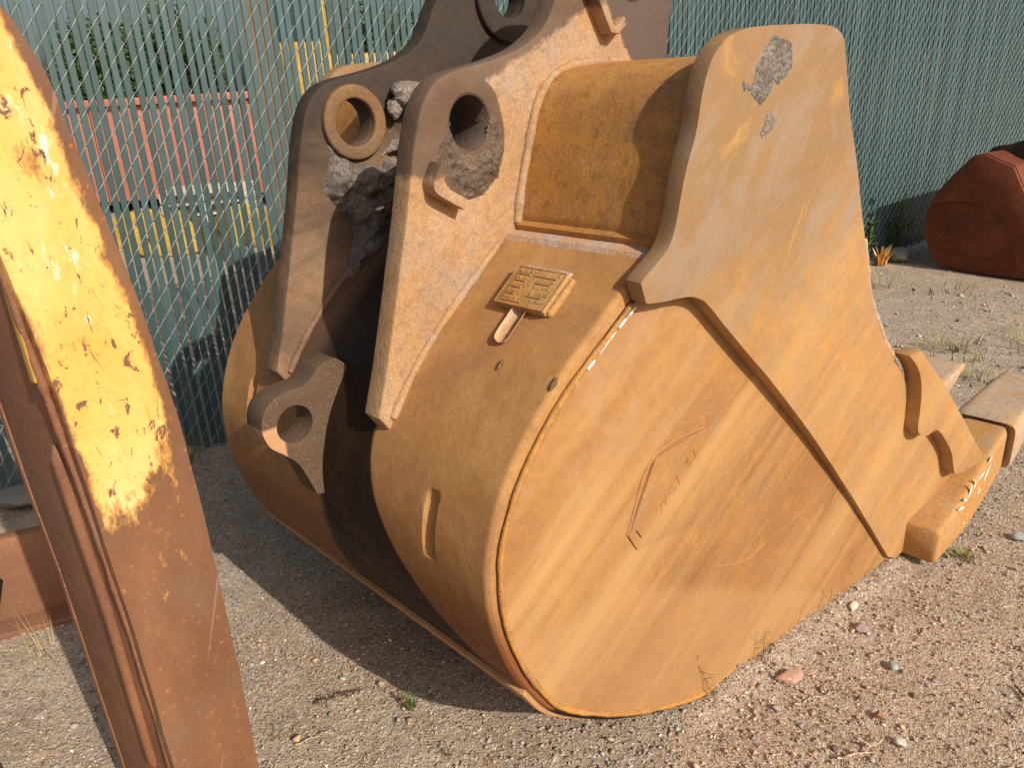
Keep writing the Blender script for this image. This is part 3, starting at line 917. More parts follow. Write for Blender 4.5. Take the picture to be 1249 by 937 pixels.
def glyphs(origin, direction, size, word):
    """stick strokes of a few stamped characters; direction is the reading direction"""
    G = {'X': [((0, 0), (.6, 1)), ((0, 1), (.6, 0))], 'K': [((0, 0), (0, 1)), ((0, .4), (.6, 1)), ((.15, .5), (.6, 0))],
         'S': [((.6, 1), (0, .9)), ((0, .9), (0, .55)), ((0, .55), (.6, .5)), ((.6, .5), (.6, .1)), ((.6, .1), (0, 0))],
         'H': [((0, 0), (0, 1)), ((.6, 0), (.6, 1)), ((0, .5), (.6, .5))],
         '7': [((0, 1), (.6, 1)), ((.6, 1), (.2, 0))], '1': [((.3, 0), (.3, 1))], '3': [((0, 1), (.6, 1)), ((.6, 1), (.2, .55)), ((.2, .55), (.6, .3)), ((.6, .3), (0, 0))],
         'V': [((0, 1), (.3, 0)), ((.3, 0), (.6, 1))], 'C': [((.6, 1), (.1, .9)), ((.1, .9), (0, .5)), ((0, .5), (.1, .1)), ((.1, .1), (.6, 0))],
         'A': [((0, 0), (.35, 1)), ((.35, 1), (.7, 0)), ((.15, .4), (.55, .4))], 'T': [((0, 1), (.7, 1)), ((.35, 1), (.35, 0))], ' ': []}
    dx, dz = direction
    out = []
    for i, ch in enumerate(word):
        for (a, b), (c, e) in G[ch]:
            f = lambda x, y: (origin[0] + size * ((x + i * 0.95) * dx - y * dz), origin[1] + size * ((x + i * 0.95) * dz + y * dx))
            out.append((f(a, b), f(c, e)))
    return out
stroke(patch, glyphs((-.192, .655), (math.cos(R(44)), math.sin(R(44))), 0.026, 'XKS7 37'), patch_fn, 0.0026, 0.007, 0.0096, M['side'], 'stamped_number')['kind'] = 'stuff'
stroke(patch, [((-.278, .648), (-.262, .625))], patch_fn, 0.004, 0.007, 0.0100, M['mixed_dark'], 'chisel_mark')
weld('weld_bead', [tuple(near_fn(x, 0.0, z)) for x, z in spline([(-.300, .640), (-.218, .808), (-.032, .828)], 6)], 0.0042, M['side'], patch, 5)
# torn weld scar low on the plate
weld('weld_scar', [tuple(near_fn(x, -0.001, z)) for x, z in spline([(.02, .41), (.13, .375), (.22, .39), (.32, .405), (.42, .43)], 8)], 0.0035, M['side'], side_n, 8)

# side cutters ------------------------------------------------------
CUT = [(-.304, 1.222, 'c'), (-.293, 1.186, 'c'), (-.285, 1.177), (-.235, 1.172), (-.165, 1.166), (-.125, 1.150), (-.09, 1.120), (.003, 1.03), (.25, .785), (.579, .43), (.905, .045, 'c'),
       (.96, .015, 'c'), (1.14, .05, 'c'), (1.30, .245, 'c'), (1.05, .53, 'c'), (.90, .64, 'c'), (.765, .784), (.675, .88), (.582, 1.015), (.52, 1.155), (.448, 1.324), (.372, 1.495), (.335, 1.60), (.316, 1.642), (.262, 1.662),
       (.14, 1.665), (.03, 1.664), (-.058, 1.652), (-.108, 1.625), (-.14, 1.57), (-.160, 1.483), (-.186, 1.41), (-.213, 1.305), (-.242, 1.265), (-.292, 1.232)]
cut = spline(CUT, 7, closed=True)
def thin(x, y):
    k = min(1.0, max(0.0, (x - 0.05) / 0.85))
    return y * (1 - 0.58 * k * k * (3 - 2 * k))
cut_n = from_bm('side_cutter', plate_bm(cut, [], 0.0005, 0.041, 0.006, 3, lambda x, y, z: near_fn(x, thin(x, y), z), 0.0022, 2), M['cutter'], bucket, 35)
tag(cut_n, 'thick pale orange side cutter plate with wavy top edge')
cut_f = from_bm('side_cutter', plate_bm(cut, [], 0.0005, 0.041, 0.006, 3, lambda x, y, z: far_fn(x, thin(x, y), z), 0.0022, 2), M['cutter'], bucket, 35)
SHR = [(.765, .802, 'c'), (.812, .765), (.850, .72), (.872, .66), (.880, .60), (.882, .545), (.905, .510), (.955, .492), (1.02, .488), (1.09, .43), (1.15, .365), (1.18, .31), (1.205, .268), (1.25, .250), (1.40, .238, 'c'), (1.415, .26, 'c'),
       (1.25, .42), (1.08, .585), (.95, .70), (.835, .80, 'c')]
for fn, par in ((near_fn, cut_n), (far_fn, cut_f)):
    from_bm('wear_shroud', plate_bm(spline(SHR, 6, closed=True), [], 0.010, 0.060, 0.008, 3, fn, 0.002, 4), M['cutter'], par, 35)
# rough flame-cut front edge
weld('weld_bead', [tuple(near_fn(x, thin(x, 0.024), z)) for x, z in spline([(.520, 1.17), (.586, 1.015), (.679, .88), (.762, .79)], 12)], 0.0105, M['weld'], cut_n, 9)

# torsion tube and ledge ---------------------------------------------
TUBE = [(-.196, 1.262, 'c'), (-.200, 1.276, 'c'), (-.186, 1.284, 'c'), (-.187, 1.296, 'c'), (-.173, 1.345), (-.152, 1.415), (-.109, 1.530), (-.066, 1.582), (-.009, 1.607), (.08, 1.617), (.19, 1.619), (.27, 1.600, 'c'), (.29, 1.55, 'c'), (.15, 1.50, 'c'), (-.02, 1.44, 'c'), (-.10, 1.28, 'c')]
tb = spline(TUBE, 8, closed=True)
bm = plate_bm(tb, [], 0.022, 2 * WC - 0.022, 0.0)
tube = from_bm('torsion_tube', bm, M['tube'], bucket, 35)
LED = [(-.236, 1.244, 'c'), (-.228, 1.258, 'c'), (-.212, 1.259, 'c'), (-.190, 1.266, 'c'), (-.14, 1.27, 'c'), (-.16, 1.16, 'c'), (-.21, 1.21, 'c')]
from_bm('ledge_weld', plate_bm(spline(LED, 3, closed=True), [], 0.026, 2 * WC - 0.026, 0.003, 2), M['weld'], tube, 40)

# hinge plates --------------------------------------------------------
HP = [(-.634, .924, 'c'), (-.588, 1.064), (-.516, 1.298), (-.482, 1.43), (-.462, 1.50), (-.440, 1.555), (-.403, 1.597), (-.354, 1.616), (-.242, 1.634), (-.15, 1.660), (-.078, 1.70), (-.03, 1.765), (.02, 1.84), (.08, 1.92), (.16, 1.975), (.26, 1.99),
      (.35, 1.96), (.41, 1.89), (.42, 1.80), (.398, 1.70), (.386, 1.60), (.35, 1.50, 'c'), (.1, 1.40, 'c'), (-.16, 1.235, 'c'), (-.36, 1.10, 'c'), (-.50, .96, 'c'), (-.60, .87, 'c')]
hp = spline(HP, 8, closed=True)
H1, H2 = (-.315, 1.512), (.25, 1.815)
def hinge(y0, y1, inner, mat):
    h = from_bm('hinge_plate', plate_bm(hp, [circle(*H1, .0575, 44), circle(*H2, .060, 44)], y0, y1, 0.006, 3, None, 0.0018, 6), mat, bucket, 35)
    s = 1 if inner > 0 else -1
    face = y1 if s > 0 else y0
    for (hx, hz), ro, ri in ((H1, .092, .0585), (H2, .125, .061)):
        lo, hi = sorted((face - s * 0.004, face + s * 0.018))
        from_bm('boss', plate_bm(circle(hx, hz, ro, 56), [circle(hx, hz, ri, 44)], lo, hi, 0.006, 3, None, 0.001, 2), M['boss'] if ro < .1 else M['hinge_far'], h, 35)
    return h
def blackout(hx, hz, r, y0, y1, parent):  # added black liner that keeps the pin hole dark
    V, F = tube_np([(hx, y0, hz), (hx, (y0 + y1) / 2, hz), (hx, y1, hz)], r, 40)
    o = from_np('blackout_liner', V, F, M['mixed_dark'], parent, 180)
    o.modifiers.new('thick', 'SOLIDIFY').thickness = 0.006
hn = hinge(.445, .505, +1, M['hinge'])
blackout(*H1, .0560, .4475, .61, hn)
tag(hn, 'tan rusty hinge ear with a black pin hole')
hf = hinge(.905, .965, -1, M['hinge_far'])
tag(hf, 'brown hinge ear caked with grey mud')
def bar(path, width, y0, y1, parent, mat, name):
    P = [np.array(p) for p in path]
    L, Rr = [], []
    for i, p in enumerate(P):
        d0 = P[i] - P[i-1] if i else P[1] - P[0]
        d1 = P[i+1] - P[i] if i + 1 < len(P) else P[i] - P[i-1]
        t = d0 / np.linalg.norm(d0) + d1 / np.linalg.norm(d1)
        t /= np.linalg.norm(t)
        nn = np.array([-t[1], t[0]]) * width / 2
        L.append(tuple(p + nn)); Rr.append(tuple(p - nn))
    return from_bm(name, plate_bm(L + Rr[::-1], [], y0, y1, 0.004, 2), mat, parent, 35)
bar(spline([(-.424, 1.437), (-.438, 1.418), (-.448, 1.400), (-.438, 1.386), (-.376, 1.349)], 4), .022, .405, .447, hn, M['hinge'], 'stop_bracket')
bar([(.05, 1.80), (.085, 1.745), (.118, 1.692), (.138, 1.690), (.168, 1.712)], .020, .405, .447, hn, M['hinge'], 'stop_bracket')
# fillet welds at the feet of the ears
def foot_path(w, t0=-.60, t1=-.24):
    pts = [p for p in prof if t0 <= p[0] <= t1 and p[1] > 0.8]
    return [(p[0] - 0.003, w, p[1] + 0.003) for p in pts]
weld('weld_bead', foot_path(.444), .010, M['hinge'], hn, 12)
weld('weld_bead', foot_path(.508), .009, M['wrap'], hn, 13)
weld('weld_bead', foot_path(.903), .009, M['hinge_far'], hf, 14)
weld('weld_bead', [(x, .443, z) for x, z in spline([(-.192, 1.275), (-.178, 1.345), (-.157, 1.415), (-.114, 1.531), (-.070, 1.585), (-.012, 1.611), (.08, 1.621), (.2, 1.622)], 6)], .011, M['hinge'], hn, 15)

# centre lug --------------------------------------------------------------
LUG = [(-.560, .975, 'c'), (-.590, .998), (-.632, .990), (-.672, .958), (-.735, .953), (-.780, .930), (-.797, .885), (-.786, .838), (-.752, .803), (-.722, .768), (-.702, .715), (-.688, .672, 'c'), (-.655, .665, 'c'), (-.60, .76, 'c'), (-.55, .90, 'c')]
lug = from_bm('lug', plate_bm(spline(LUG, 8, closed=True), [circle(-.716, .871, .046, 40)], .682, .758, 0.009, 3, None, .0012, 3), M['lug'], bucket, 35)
tag(lug, 'cast lug with a round eye low on the back')

# nameplate ----------------------------------------------------------------
sl = Vector((-.355 + .232, 0, 1.157 - 1.252)).normalized()          # down the slope
nn = Vector((sl.z, 0, -sl.x))
if nn.z < 0: nn = -nn
pc = Vector((-.341, .2495, 1.1745))
rotn = Matrix((sl, Vector((0, 1, 0)), nn)).transposed()
npl = from_bm('nameplate', box_bm(pc + nn * 0.002, (.104, .148, .020), rotn, 0.0025), M['name'], bucket, 35)
bm = bmesh.new()
def raised(u0, u1, v0, v1, h=0.0026):
    c = pc + nn * (0.012 + h / 2 - 0.0012) + sl * ((u0 + u1) / 2) + Vector((0, 1, 0)) * ((v0 + v1) / 2)
    m = Matrix.Translation(c) @ rotn.to_4x4() @ Matrix.Diagonal((u1 - u0, v1 - v0, h, 1))
    bmesh.ops.create_cube(bm, size=1.0, matrix=m)
for u0, u1, v0, v1 in ((-.05, .05, .0705, .073), (-.05, .05, -.073, -.0705), (-.051, -.048, -.07, .07), (.048, .051, -.07, .07)): raised(u0, u1, v0, v1)
rows = [(-.040, .058, -.062), (-.022, .058, -.06), (-.0045, .056, -.05), (.013, .058, -.055), (.031, .056, -.06)]
for r, v_hi, v_lo in rows:
    v = v_hi
    while v > v_lo:
        L = random.uniform(.004, .009)
        if abs(v - .012) > .010 and random.random() < .85: raised(r - .0045, r + .0045, v - L, v, random.uniform(.0016, .0027))
        v -= L + random.uniform(.0015, .004)
for r, a_, b_ in ((-.031, .055, .022), (-.031, .008, -.055), (-.0135, .055, .024), (-.0135, -.006, -.050), (.004, .055, .026), (.022, .055, .03), (.022, -.004, -.05), (.0405, .054, .0), ):
    raised(r - .0016, r + .0016, b_, a_, .0036)
from_bm('raised_lettering', bm, M['name'], npl)['kind'] = 'stuff'
def slope_pt(u_, v_, h=0.0): return tuple(pc + sl * u_ + Vector((0, 1, 0)) * v_ + nn * h)
weld('weld_bead', [slope_pt(-.056, .07, -.004), slope_pt(-.057, 0, -.004), slope_pt(-.056, -.07, -.004)], .008, M['weld'], npl, 21)
weld('weld_bead', [slope_pt(-.05, -.078, -.004), slope_pt(0, -.079, -.004), slope_pt(.05, -.078, -.004)], .010, M['name'], npl, 22)
# bright flute below the nameplate: a short half-round trough plate
def flute():
    V, F = [], []
    nu, nv = 22, 14
    for i in range(nu):
        for j in range(nv):
            a, b = i / (nu - 1), j / (nv - 1) * 2 - 1
            L = 0.075 + a * 0.098
            end = math.sqrt(max(0.0, 1 - max(0, (a - .8) / .2) ** 2))
            hw = 0.0205 * (0.25 + 0.75 * end)
            h = 0.0035 - 0.010 * (1 - b * b) * min(1, end + .1) + (0.004 if abs(b) > .95 else 0)
            x = -.232 + sl.x * (0.098 + L)
            tt = np.interp(0.098 + L, d, prof[:, 0]); zz = np.interp(0.098 + L, d, prof[:, 1])
            V.append((tt + nn.x * (h + .004), .2475 + b * hw, zz + nn.z * (h + .004)))
    for i in range(nu - 1):
        for j in range(nv - 1):
            F.append((i * nv + j, i * nv + j + 1, (i + 1) * nv + j + 1, (i + 1) * nv + j))
    return np.array(V), np.array(F)
V, F = flute()
from_np('drain_flute', V, F, M['weld'], wrapper, 180)

def wrap_face(dist, h, w):
    tt, zz = np.interp(dist, d, prof[:, 0]), np.interp(dist, d, prof[:, 1])
    t2, z2 = np.interp(dist + .01, d, prof[:, 0]), np.interp(dist + .01, d, prof[:, 1])
    nx_, nz_2 = -(zz - z2) / .01, (tt - t2) / .01
    return (tt + nx_ * (h + .0022), w, zz + nz_2 * (h + .0022))
for q_, (dd_, w_, r_) in enumerate([(.318, .066, .011), (.312, .219, .009)]):
    crust('gouge', [(dd_ + r_ * 1.3 * math.cos(a), w_ + r_ * .6 * math.sin(a)) for a in np.linspace(0, 5.8, 12)], wrap_face, .0008, M['boss'], wrapper, 90 + q_, .0022, .005, 1.0, 80, .002)

# bottom wear plate ---------------------------------------------------------
sel = [p for p in pt if -.67 < p[0] < -.3 and p[1] < .385]
wp = np.array(sel)
wn_ = np.gradient(wp, axis=0); wn_ /= np.linalg.norm(wn_, axis=1)[:, None]
wnr = np.column_stack([wn_[:, 1], -wn_[:, 0]])
if wnr[0] @ np.array([-1, -.3]) < 0: wnr = -wnr
outl = [tuple(p + n_ * 0.009) for p, n_ in zip(wp, wnr)] + [tuple(p - n_ * 0.004) for p, n_ in zip(wp[::-1], wnr[::-1])]
bm = plate_bm(outl, [], 0.072, 1.262, 0.003, 2, None, .002, 8)
from_bm('wear_plate', bm, M['wear'], bucket, 40)
# lip and teeth ----------------------------------------------------------------
bm = plate_bm([(.95, .004), (1.22, .02), (1.24, .035), (1.20, .06), (.95, .058)], [], w_edge(1.0, .01), 2 * WC - w_edge(1.0, .01), .004, 2)
from_bm('cutting_edge', bm, M['tooth'], bucket, 35)

def loft(sections, n=28, e=3.2):
    """sections: (x, yc, zc, half_y, half_z); superellipse cross-section in y-z, capped"""
    V, F = [], []
    for x, yc, zc, hy, hz in sections:
        for k in range(n):
            a = 2 * math.pi * k / n
            c, s = math.cos(a), math.sin(a)
            V.append((x, yc + hy * math.copysign(abs(c) ** (2 / e), c), zc + hz * math.copysign(abs(s) ** (2 / e), s)))
    m = len(sections)
    for i in range(m - 1):
        for k in range(n): F.append((i * n + k, i * n + (k + 1) % n, (i + 1) * n + (k + 1) % n, (i + 1) * n + k))
    bm = bmesh.new()
    vs = [bm.verts.new(v) for v in V]
    for f in F: bm.faces.new([vs[k] for k in f])
    bm.faces.new([vs[k] for k in range(n)][::-1])
    bm.faces.new([vs[(m - 1) * n + k] for k in range(n)])
    return bm
ADP = [(0.995, 0, 0.0772, 0.086, 0.0568), (1.002, 0, 0.0779, 0.0929, 0.0636), (1.15, 0, 0.0942, 0.0963, 0.0774), (1.3, 0, 0.1254, 0.0998, 0.0946), (1.45, 0, 0.1603, 0.0946, 0.0963), (1.62, 0, 0.1955, 0.0877, 0.0912), (1.66, 0, 0.2013, 0.074, 0.0757)]
TIP = [(1.68, 0, 0.2049, 0.0808, 0.068), (1.655, 0, 0.2012, 0.1064, 0.0912), (1.67, 0, 0.2048, 0.1121, 0.096), (1.75, 0, 0.2215, 0.1102, 0.0864), (1.9, 0, 0.2507, 0.1045, 0.0576), (2.05, 0, 0.2826, 0.0969, 0.032), (2.17, 0, 0.2992, 0.0874, 0.0112)]
ws = [-.138, .192, .51, .828, 1.145, 1.462]
prot = None
for k, w in enumerate(ws):
    def sh(S): return [(x, w + yc, z, hy, hz) for x, yc, z, hy, hz in S]
    t = from_bm('adapter', loft(sh(ADP), 48, 9.0), M['tooth'], bucket, 50)
    from_bm('tooth', loft(sh(TIP), 48, 7.0), M['tooth_tip'], t, 50)
    if k == 0: near_adapter = t

# scratches and dents on the adapter, their glints painted as pale flecks
SC = [((1.205, .085), (1.245, .060)), ((1.235, .105), (1.262, .092)), ((1.135, .165), (1.205, .145)), ((1.175, .185), (1.225, .165)), ((1.245, .215), (1.225, .165)),
      ((1.275, .225), (1.280, .180)), ((1.30, .205), (1.375, .215)), ((1.385, .175), (1.43, .225)), ((1.315, .135), (1.37, .150)), ((1.335, .185), (1.325, .14)), ((1.40, .24), (1.44, .25))]
def adp_face(x, h, z): return (x, ws[0] - .0978 - h, z)
def fleck(parent, sg, fn, w, seed):
    (x0, z0), (x1, z1) = sg
    L = math.hypot(x1 - x0, z1 - z0)
    ox, oz = -(z1 - z0) / L * w, (x1 - x0) / L * w
    poly = [(x0, z0), (x0 * .65 + x1 * .35 + ox, z0 * .65 + z1 * .35 + oz), (x0 * .3 + x1 * .7 + ox * .6, z0 * .3 + z1 * .7 + oz * .6), (x1, z1), (x0 * .35 + x1 * .65 - ox, z0 * .35 + z1 * .65 - oz), (x0 * .7 + x1 * .3 - ox * .5, z0 * .7 + z1 * .3 - oz * .5)]
    crust('scuff_glint', poly, fn, .0015, M['shine'], parent, seed, .0016, .004, 1.0, 120, .001)
for q_, sg in enumerate(SC): fleck(near_adapter, sg, adp_face, .0055, 40 + q_)
for q_, (x, z) in enumerate([(-.278, 1.162), (-.292, 1.152), (-.306, 1.143), (-.334, 1.123), (-.346, 1.114), (-.362, 1.102), (-.392, 1.078), (-.432, 1.046), (-.468, 1.015)]):
    fleck(side_n, ((x, z), (x - .016, z - .012)), lambda x_, h, z_: tuple(near_fn(x_, .0040 + h, z_)), .0012, 70 + q_)  # painted glints along the weld seam

# caked mud ---------------------------------------------------------------------
FY = .905
def far_face(x, h, z): return (x, FY - h, z)
ring = 0.094
MUD1 = [(-.386, 1.555), (-.40, 1.50), (-.405, 1.43), (-.425, 1.36), (-.405, 1.30), (-.375, 1.265), (-.36, 1.22), (-.39, 1.15), (-.405, 1.085), (-.36, 1.085), (-.29, 1.13), (-.20, 1.16), (-.10, 1.20), (-.05, 1.30), (-.09, 1.40),
        (-.15, 1.44), (-.20, 1.42), (-.25, 1.405), (-.31, 1.405), (-.36, 1.43), (-.395, 1.48)]
crust('mud_crust', MUD1, far_face, .040, M['mud_dark'], hf, 3, .0045, .022, 1.0, 16)
MUD2 = [(-.24, 1.42), (-.15, 1.44), (-.06, 1.40), (-.06, 1.47), (-.14, 1.475), (-.20, 1.455)]
crust('mud_crust', MUD2, far_face, .045, M['mud'], hf, 5, .0045, .015, .8)
def clod(name, c, r, sc, mat, parent, seed, sub=4, amp=.28, freq=11):
    bm = bmesh.new()
    bmesh.ops.create_icosphere(bm, subdivisions=sub, radius=1.0)
    V = np.array([v.co[:] for v in bm.verts])
    k = 1 + amp * fbm(V * r, freq / 1.0, 5, seed, .6) * 1.0
    V = V * k[:, None] * np.array(sc) * r + np.array(c)
    for v, p in zip(bm.verts, V): v.co = p
    return from_bm(name, bm, mat, parent, 180)
clod('mud_clod', (-.155, .865, 1.572), .048, (1.05, .8, .62), M['mud'], hf, 4, freq=30)
clod('mud_clod', (-.098, .865, 1.585), .036, (1.1, .8, .6), M['mud'], hf, 9, freq=36)
clod('mud_clod', (-.20, .875, 1.540), .026, (.9, .7, .9), M['mud'], hf, 14, freq=40)
LIT = [(-.345, 1.145), (-.28, 1.16), (-.20, 1.215), (-.17, 1.255), (-.22, 1.25), (-.29, 1.20), (-.335, 1.17)]
crust('mud_crust', LIT, lambda x, h, z: (x, FY - .030 - h, z), .030, M['mud'], hf, 7, .0045, .014, 1.0, 24, .03)  # sunlit part of the crust painted with the lighter mud
# crumbly mud round the near pin hole
def near_face(x, h, z): return (x, .445 - h, z)
a_in, a_out = [], []
MUD3 = [(-.315 + .062 * math.cos(a), 1.512 + .062 * math.sin(a)) for a in np.linspace(R(-178), R(12), 22)] + \
       [(-.232, 1.50), (-.225, 1.44), (-.245, 1.39), (-.29, 1.355), (-.345, 1.352), (-.37, 1.385), (-.41, 1.42), (-.405, 1.47)]
crust('mud_crust', MUD3, near_face, .008, M['mud_brown'], hn, 11, .0035, .022, 1.8, 42, .003)
# grey mud smears on the near cutter
def cut_face(x, h, z): return tuple(near_fn(x, .041 + h, z))
CM1 = [(.055, 1.652), (.10, 1.655), (.135, 1.632), (.128, 1.590), (.095, 1.565), (.055, 1.548), (.03, 1.528), (.005, 1.532), (-.02, 1.555), (.015, 1.572), (.02, 1.605), (.045, 1.63)]
crust('mud_crust', CM1, cut_face, .0040, M['mud_dark'], cut_n, 13, .0035, .034, 2.6, 50, .004)
CM2 = [(.062, 1.50), (.088, 1.488), (.075, 1.465), (.048, 1.452), (.034, 1.465), (.05, 1.482)]
crust('mud_crust', CM2, cut_face, .0025, M['mud'], cut_n, 14, .0035, .012, 2.2, 55, .002)

# ------------------------------------------------------------------ upright yellow arm at the left
AN = Vector((.78, -.62, 0)).normalized()
AU = Vector((-AN.y, AN.x, 0))
A0 = Vector((-0.62269, 1.27619, 0))
arm = thing('steel_arm', 'upright steel arm with flaking yellow paint over brown rust, nearest the camera', 'machine arm', tuple(A0), math.atan2(AU.y, AU.x))
# local x along the face, local y away from the camera, z up
ARM = [(.026, -.02, 'c'), (.028, .214), (.033, .422), (.034, .619), (.034, .787), (.034, .874), (.028, 1.056), (.016, 1.184), (.006, 1.292), (-.006, 1.378), (-.021, 1.478), (-.036, 1.562), (-.044, 1.62), (-.058, 1.668), (-.082, 1.722), (-.115, 1.765), (-.155, 1.80), (-.19, 1.81), (-.205, 1.77), (-.192, 1.60),
       (-.178, 1.42), (-.167, 1.31), (-.157, 1.183), (-.152, 1.049), (-.149, .89), (-.142, .685), (-.140, .41), (-.138, .2), (-.138, -.02, 'c')]
armo = spline(ARM, 10, closed=True)
from_bm('front_plate', plate_bm(armo, [], 0.0, 0.022, .006, 3, None, .0012, 1), M['yellow_worn'], arm, 35)
WEB_D = 0.29
def inset(poly, k, cx=-.060):
    return [(cx + (x - cx) * k, z if z < 1.5 else z - .02) for x, z in poly]
from_bm('web', plate_bm(inset(armo, .955), [], 0.018, WEB_D, .003, 2), M['armrust'], arm, 35)
from_bm('rear_plate', plate_bm(inset(armo, .985), [], WEB_D - .004, WEB_D + .012, .004, 2, None, .001, 2), M['armrust'], arm, 35)
for x0 in (-.160,):
    path = [(np.interp(z, [.2, .41, .685, .89, 1.2], [-.137, -.139, -.142, -.149, -.156]), .092 + .008 * math.sin(z * 5), z) for z in np.linspace(1.06, .30, 34)]
    V, F = tube_np(path, np.r_[.002, np.full(32, .011), .002], 8)
    from_np('rib', V, F, M['armrust'], arm, 180)
from_bm('gusset', box_bm((-.166, .032, 1.30), (.016, .020, .22), None, .004), M['yellow_dirty'], arm, 35)
weld('weld_bead', [(np.interp(z, [.05, .41, .685, .89, 1.4, 1.6], [-.134, -.137, -.140, -.147, -.174, -.186]), .024, z) for z in np.linspace(1.55, .05, 50)], .006, M['armrust'], arm, 4)

# ------------------------------------------------------------------ rusty plate beam lying behind the arm
bb = thing('steel_beam', 'low rusty brown steel beam lying on gravel behind the yellow arm', 'steel beam', (-1.72, 2.16, 0), math.atan2(.10, .25))
from_bm('web', box_bm((-.12, 0, .16), (.75, .045, .31), None, .006), M['armrust'], bb, 35)
from_bm('base_flange', box_bm((-.12, -.03, .012), (.76, .15, .022), None, .004), M['armrust'], bb, 35)
from_bm('doubler_plate', plate_bm([(-.50, .03), (-.02, .03), (.03, .17), (.0, .22), (-.5, .24)], [], -.036, -.021, .003, 2), M['wrap'], bb, 35)

# ------------------------------------------------------------------ small yellow bar at the lower left corner
yb = thing('yellow_bar', 'yellow steel bar just showing at the lower left corner', 'steel bar', (-1.335, 1.47, 0), R(20))
bm = plate_bm([(-.10, 0), (.012, 0), (.004, .05), (-.012, .10), (-.03, .16), (-.10, .20), (-.16, .14)], [], -.03, .03, .006, 2)
from_bm('plate', bm, M['yellow'], yb, 35)
from_bm('foot', box_bm((-.05, 0, .006), (.10, .10, .010), None, .002), M['yellow'], yb, 35)

# ------------------------------------------------------------------ second bucket by the fence, far right
b2 = thing('excavator_bucket', 'dark red rusty bucket in shade beside the fence at the right edge', 'bucket', (3.53, 5.91, 0), math.atan2(-.80, .60))
b2.scale = (.77, .77, .77)
# local x along the visible side towards the camera-right, y away from the camera
P2 = [(-.15, 0.03), (.0, -0.0), (.35, .003), (.8, .01, 'c'), (1.0, .10, 'c'), (.60, .62, 'c'), (.36, 1.05, 'c'), (.10, 1.15, 'c'), (-.02, 1.13, 'c'), (-.20, .92), (-.32, .74), (-.385, .55), (-.37, .30), (-.27, .12)]
b2s = from_bm('side_plate', plate_bm(spline(P2, 8, closed=True), [], 0, .04, .008, 2), M['redrust'], b2, 35)
CUT2 = [(-.372, .62, 'c'), (-.25, .665), (-.10, .69), (.05, .685), (.2, .63), (.34, .49), (.46, .29), (.55, .10, 'c'), (.8, .02, 'c'), (.99, .11, 'c'), (.59, .62, 'c'), (.355, 1.04, 'c'), (.098, 1.138, 'c'), (-.015, 1.12, 'c'), (-.19, .92), (-.31, .74)]
from_bm('side_cutter', plate_bm(spline(CUT2, 8, closed=True), [], -.035, .002, .008, 2), M['redrust'], b2s, 35)
CIR = circle(.06, .27, .26, 40)
from_bm('wrapper', plate_bm(spline(P2, 8, closed=True), [], .04, 1.25, .01, 2), M['redrust'], b2, 35)
from_bm('side_plate', plate_bm(spline(P2, 8, closed=True), [], 1.25, 1.29, .008, 2), M['redrust'], b2, 35)
def flat2(x, h, z): return Vector((x, -h, z))
stroke(b2s, glyphs((-.14, .40), (math.cos(R(-6)), math.sin(R(-6))), .12, 'CAT'), flat2, .020, -.004, .006, M['redrust'], 'raised_letters')
weld('weld_bead', [(x, -.001, z) for x, z in spline([(-.30, .20), (-.05, .18), (.1, .15), (.25, .145), (.45, .16)], 8)], .008, M['redrust'], b2s, 6)
def ear2(y):
    E2 = [(-.06, 1.05, 'c'), (.0, 1.17), (.20, 1.22), (.40, 1.32), (.65, 1.46), (.80, 1.38), (.70, 1.20), (.3, 1.0, 'c')]
    return from_bm('hinge_plate', plate_bm(spline(E2, 6, closed=True), [circle(.66, 1.36, .05, 24)], y, y + .05, .006, 2), M['mixed_dark'], b2, 35)
ear2(.35); ear2(.85)
V, F = tube_np([(.52, .30, 1.22), (.52, .6, 1.22), (.52, .95, 1.22)], .075, 18)
from_np('pin', V, F, M['yellow_dirty'], b2, 180)

# ------------------------------------------------------------------ beyond the fence (seen through the gaps)
def world_at(u_, v_): return F0 + FU * u_ - FN * v_           # v: metres beyond the fence
def cbox(name, c, s, mat, parent, bevel=.02): return from_bm(name, box_bm(c, s, None, bevel), mat, parent, 35)

rd = thing('dumpster', 'long faded red steel dumpster seen through the fence gaps', 'dumpster', (-6.0, 12.9, 0), R(2))
cbox('body', (0, 0, .85), (5.2, 2.0, 1.35), M['redpaint'], rd, .03)
for k in range(10): cbox('rib', (-2.45 + k * .535, -1.02, .85), (.09, .07, 1.33), M['redpaint'], rd, .01)
cbox('top_rail', (0, -1.04, 1.56), (5.26, .12, .10), M['redpaint'], rd, .01)
for x in (-2.2, 2.2): cbox('skid', (x, 0, .09), (.25, 2.0, .17), M['brownsteel'], rd, .01)

ex = thing('excavator', 'yellow excavator parked beyond the fence behind the hinge ear', 'excavator', (-3.2, 18.0, 0), R(8))
cbox('body', (.3, 0, 1.75), (2.6, 2.0, .9), M['yellow'], ex, .06)
cab = cbox('cab', (-.75, -.45, 2.55), (1.1, 1.0, 1.6), M['yellow'], ex, .08)
cbox('window', (-.75, -.955, 2.85), (.85, .03, .75), M['glass'], cab, .01)
cbox('window', (-1.305, -.45, 2.80), (.03, .75, .85), M['glass'], cab, .01)
for y in (-.85, .85):
    tr = cbox('track', (0, y, .48), (3.0, .5, .9), M['rubber'], ex, .3)
bmx = plate_bm(spline([(-1.2, 1.6, 'c'), (-1.0, 2.1), (-1.6, 4.2), (-2.6, 5.4), (-2.9, 5.2), (-2.0, 3.9), (-1.5, 2.0)], 6, closed=True), [], .2, .55, .02, 2)
from_bm('boom', bmx, M['yellow_dirty'], ex, 35)

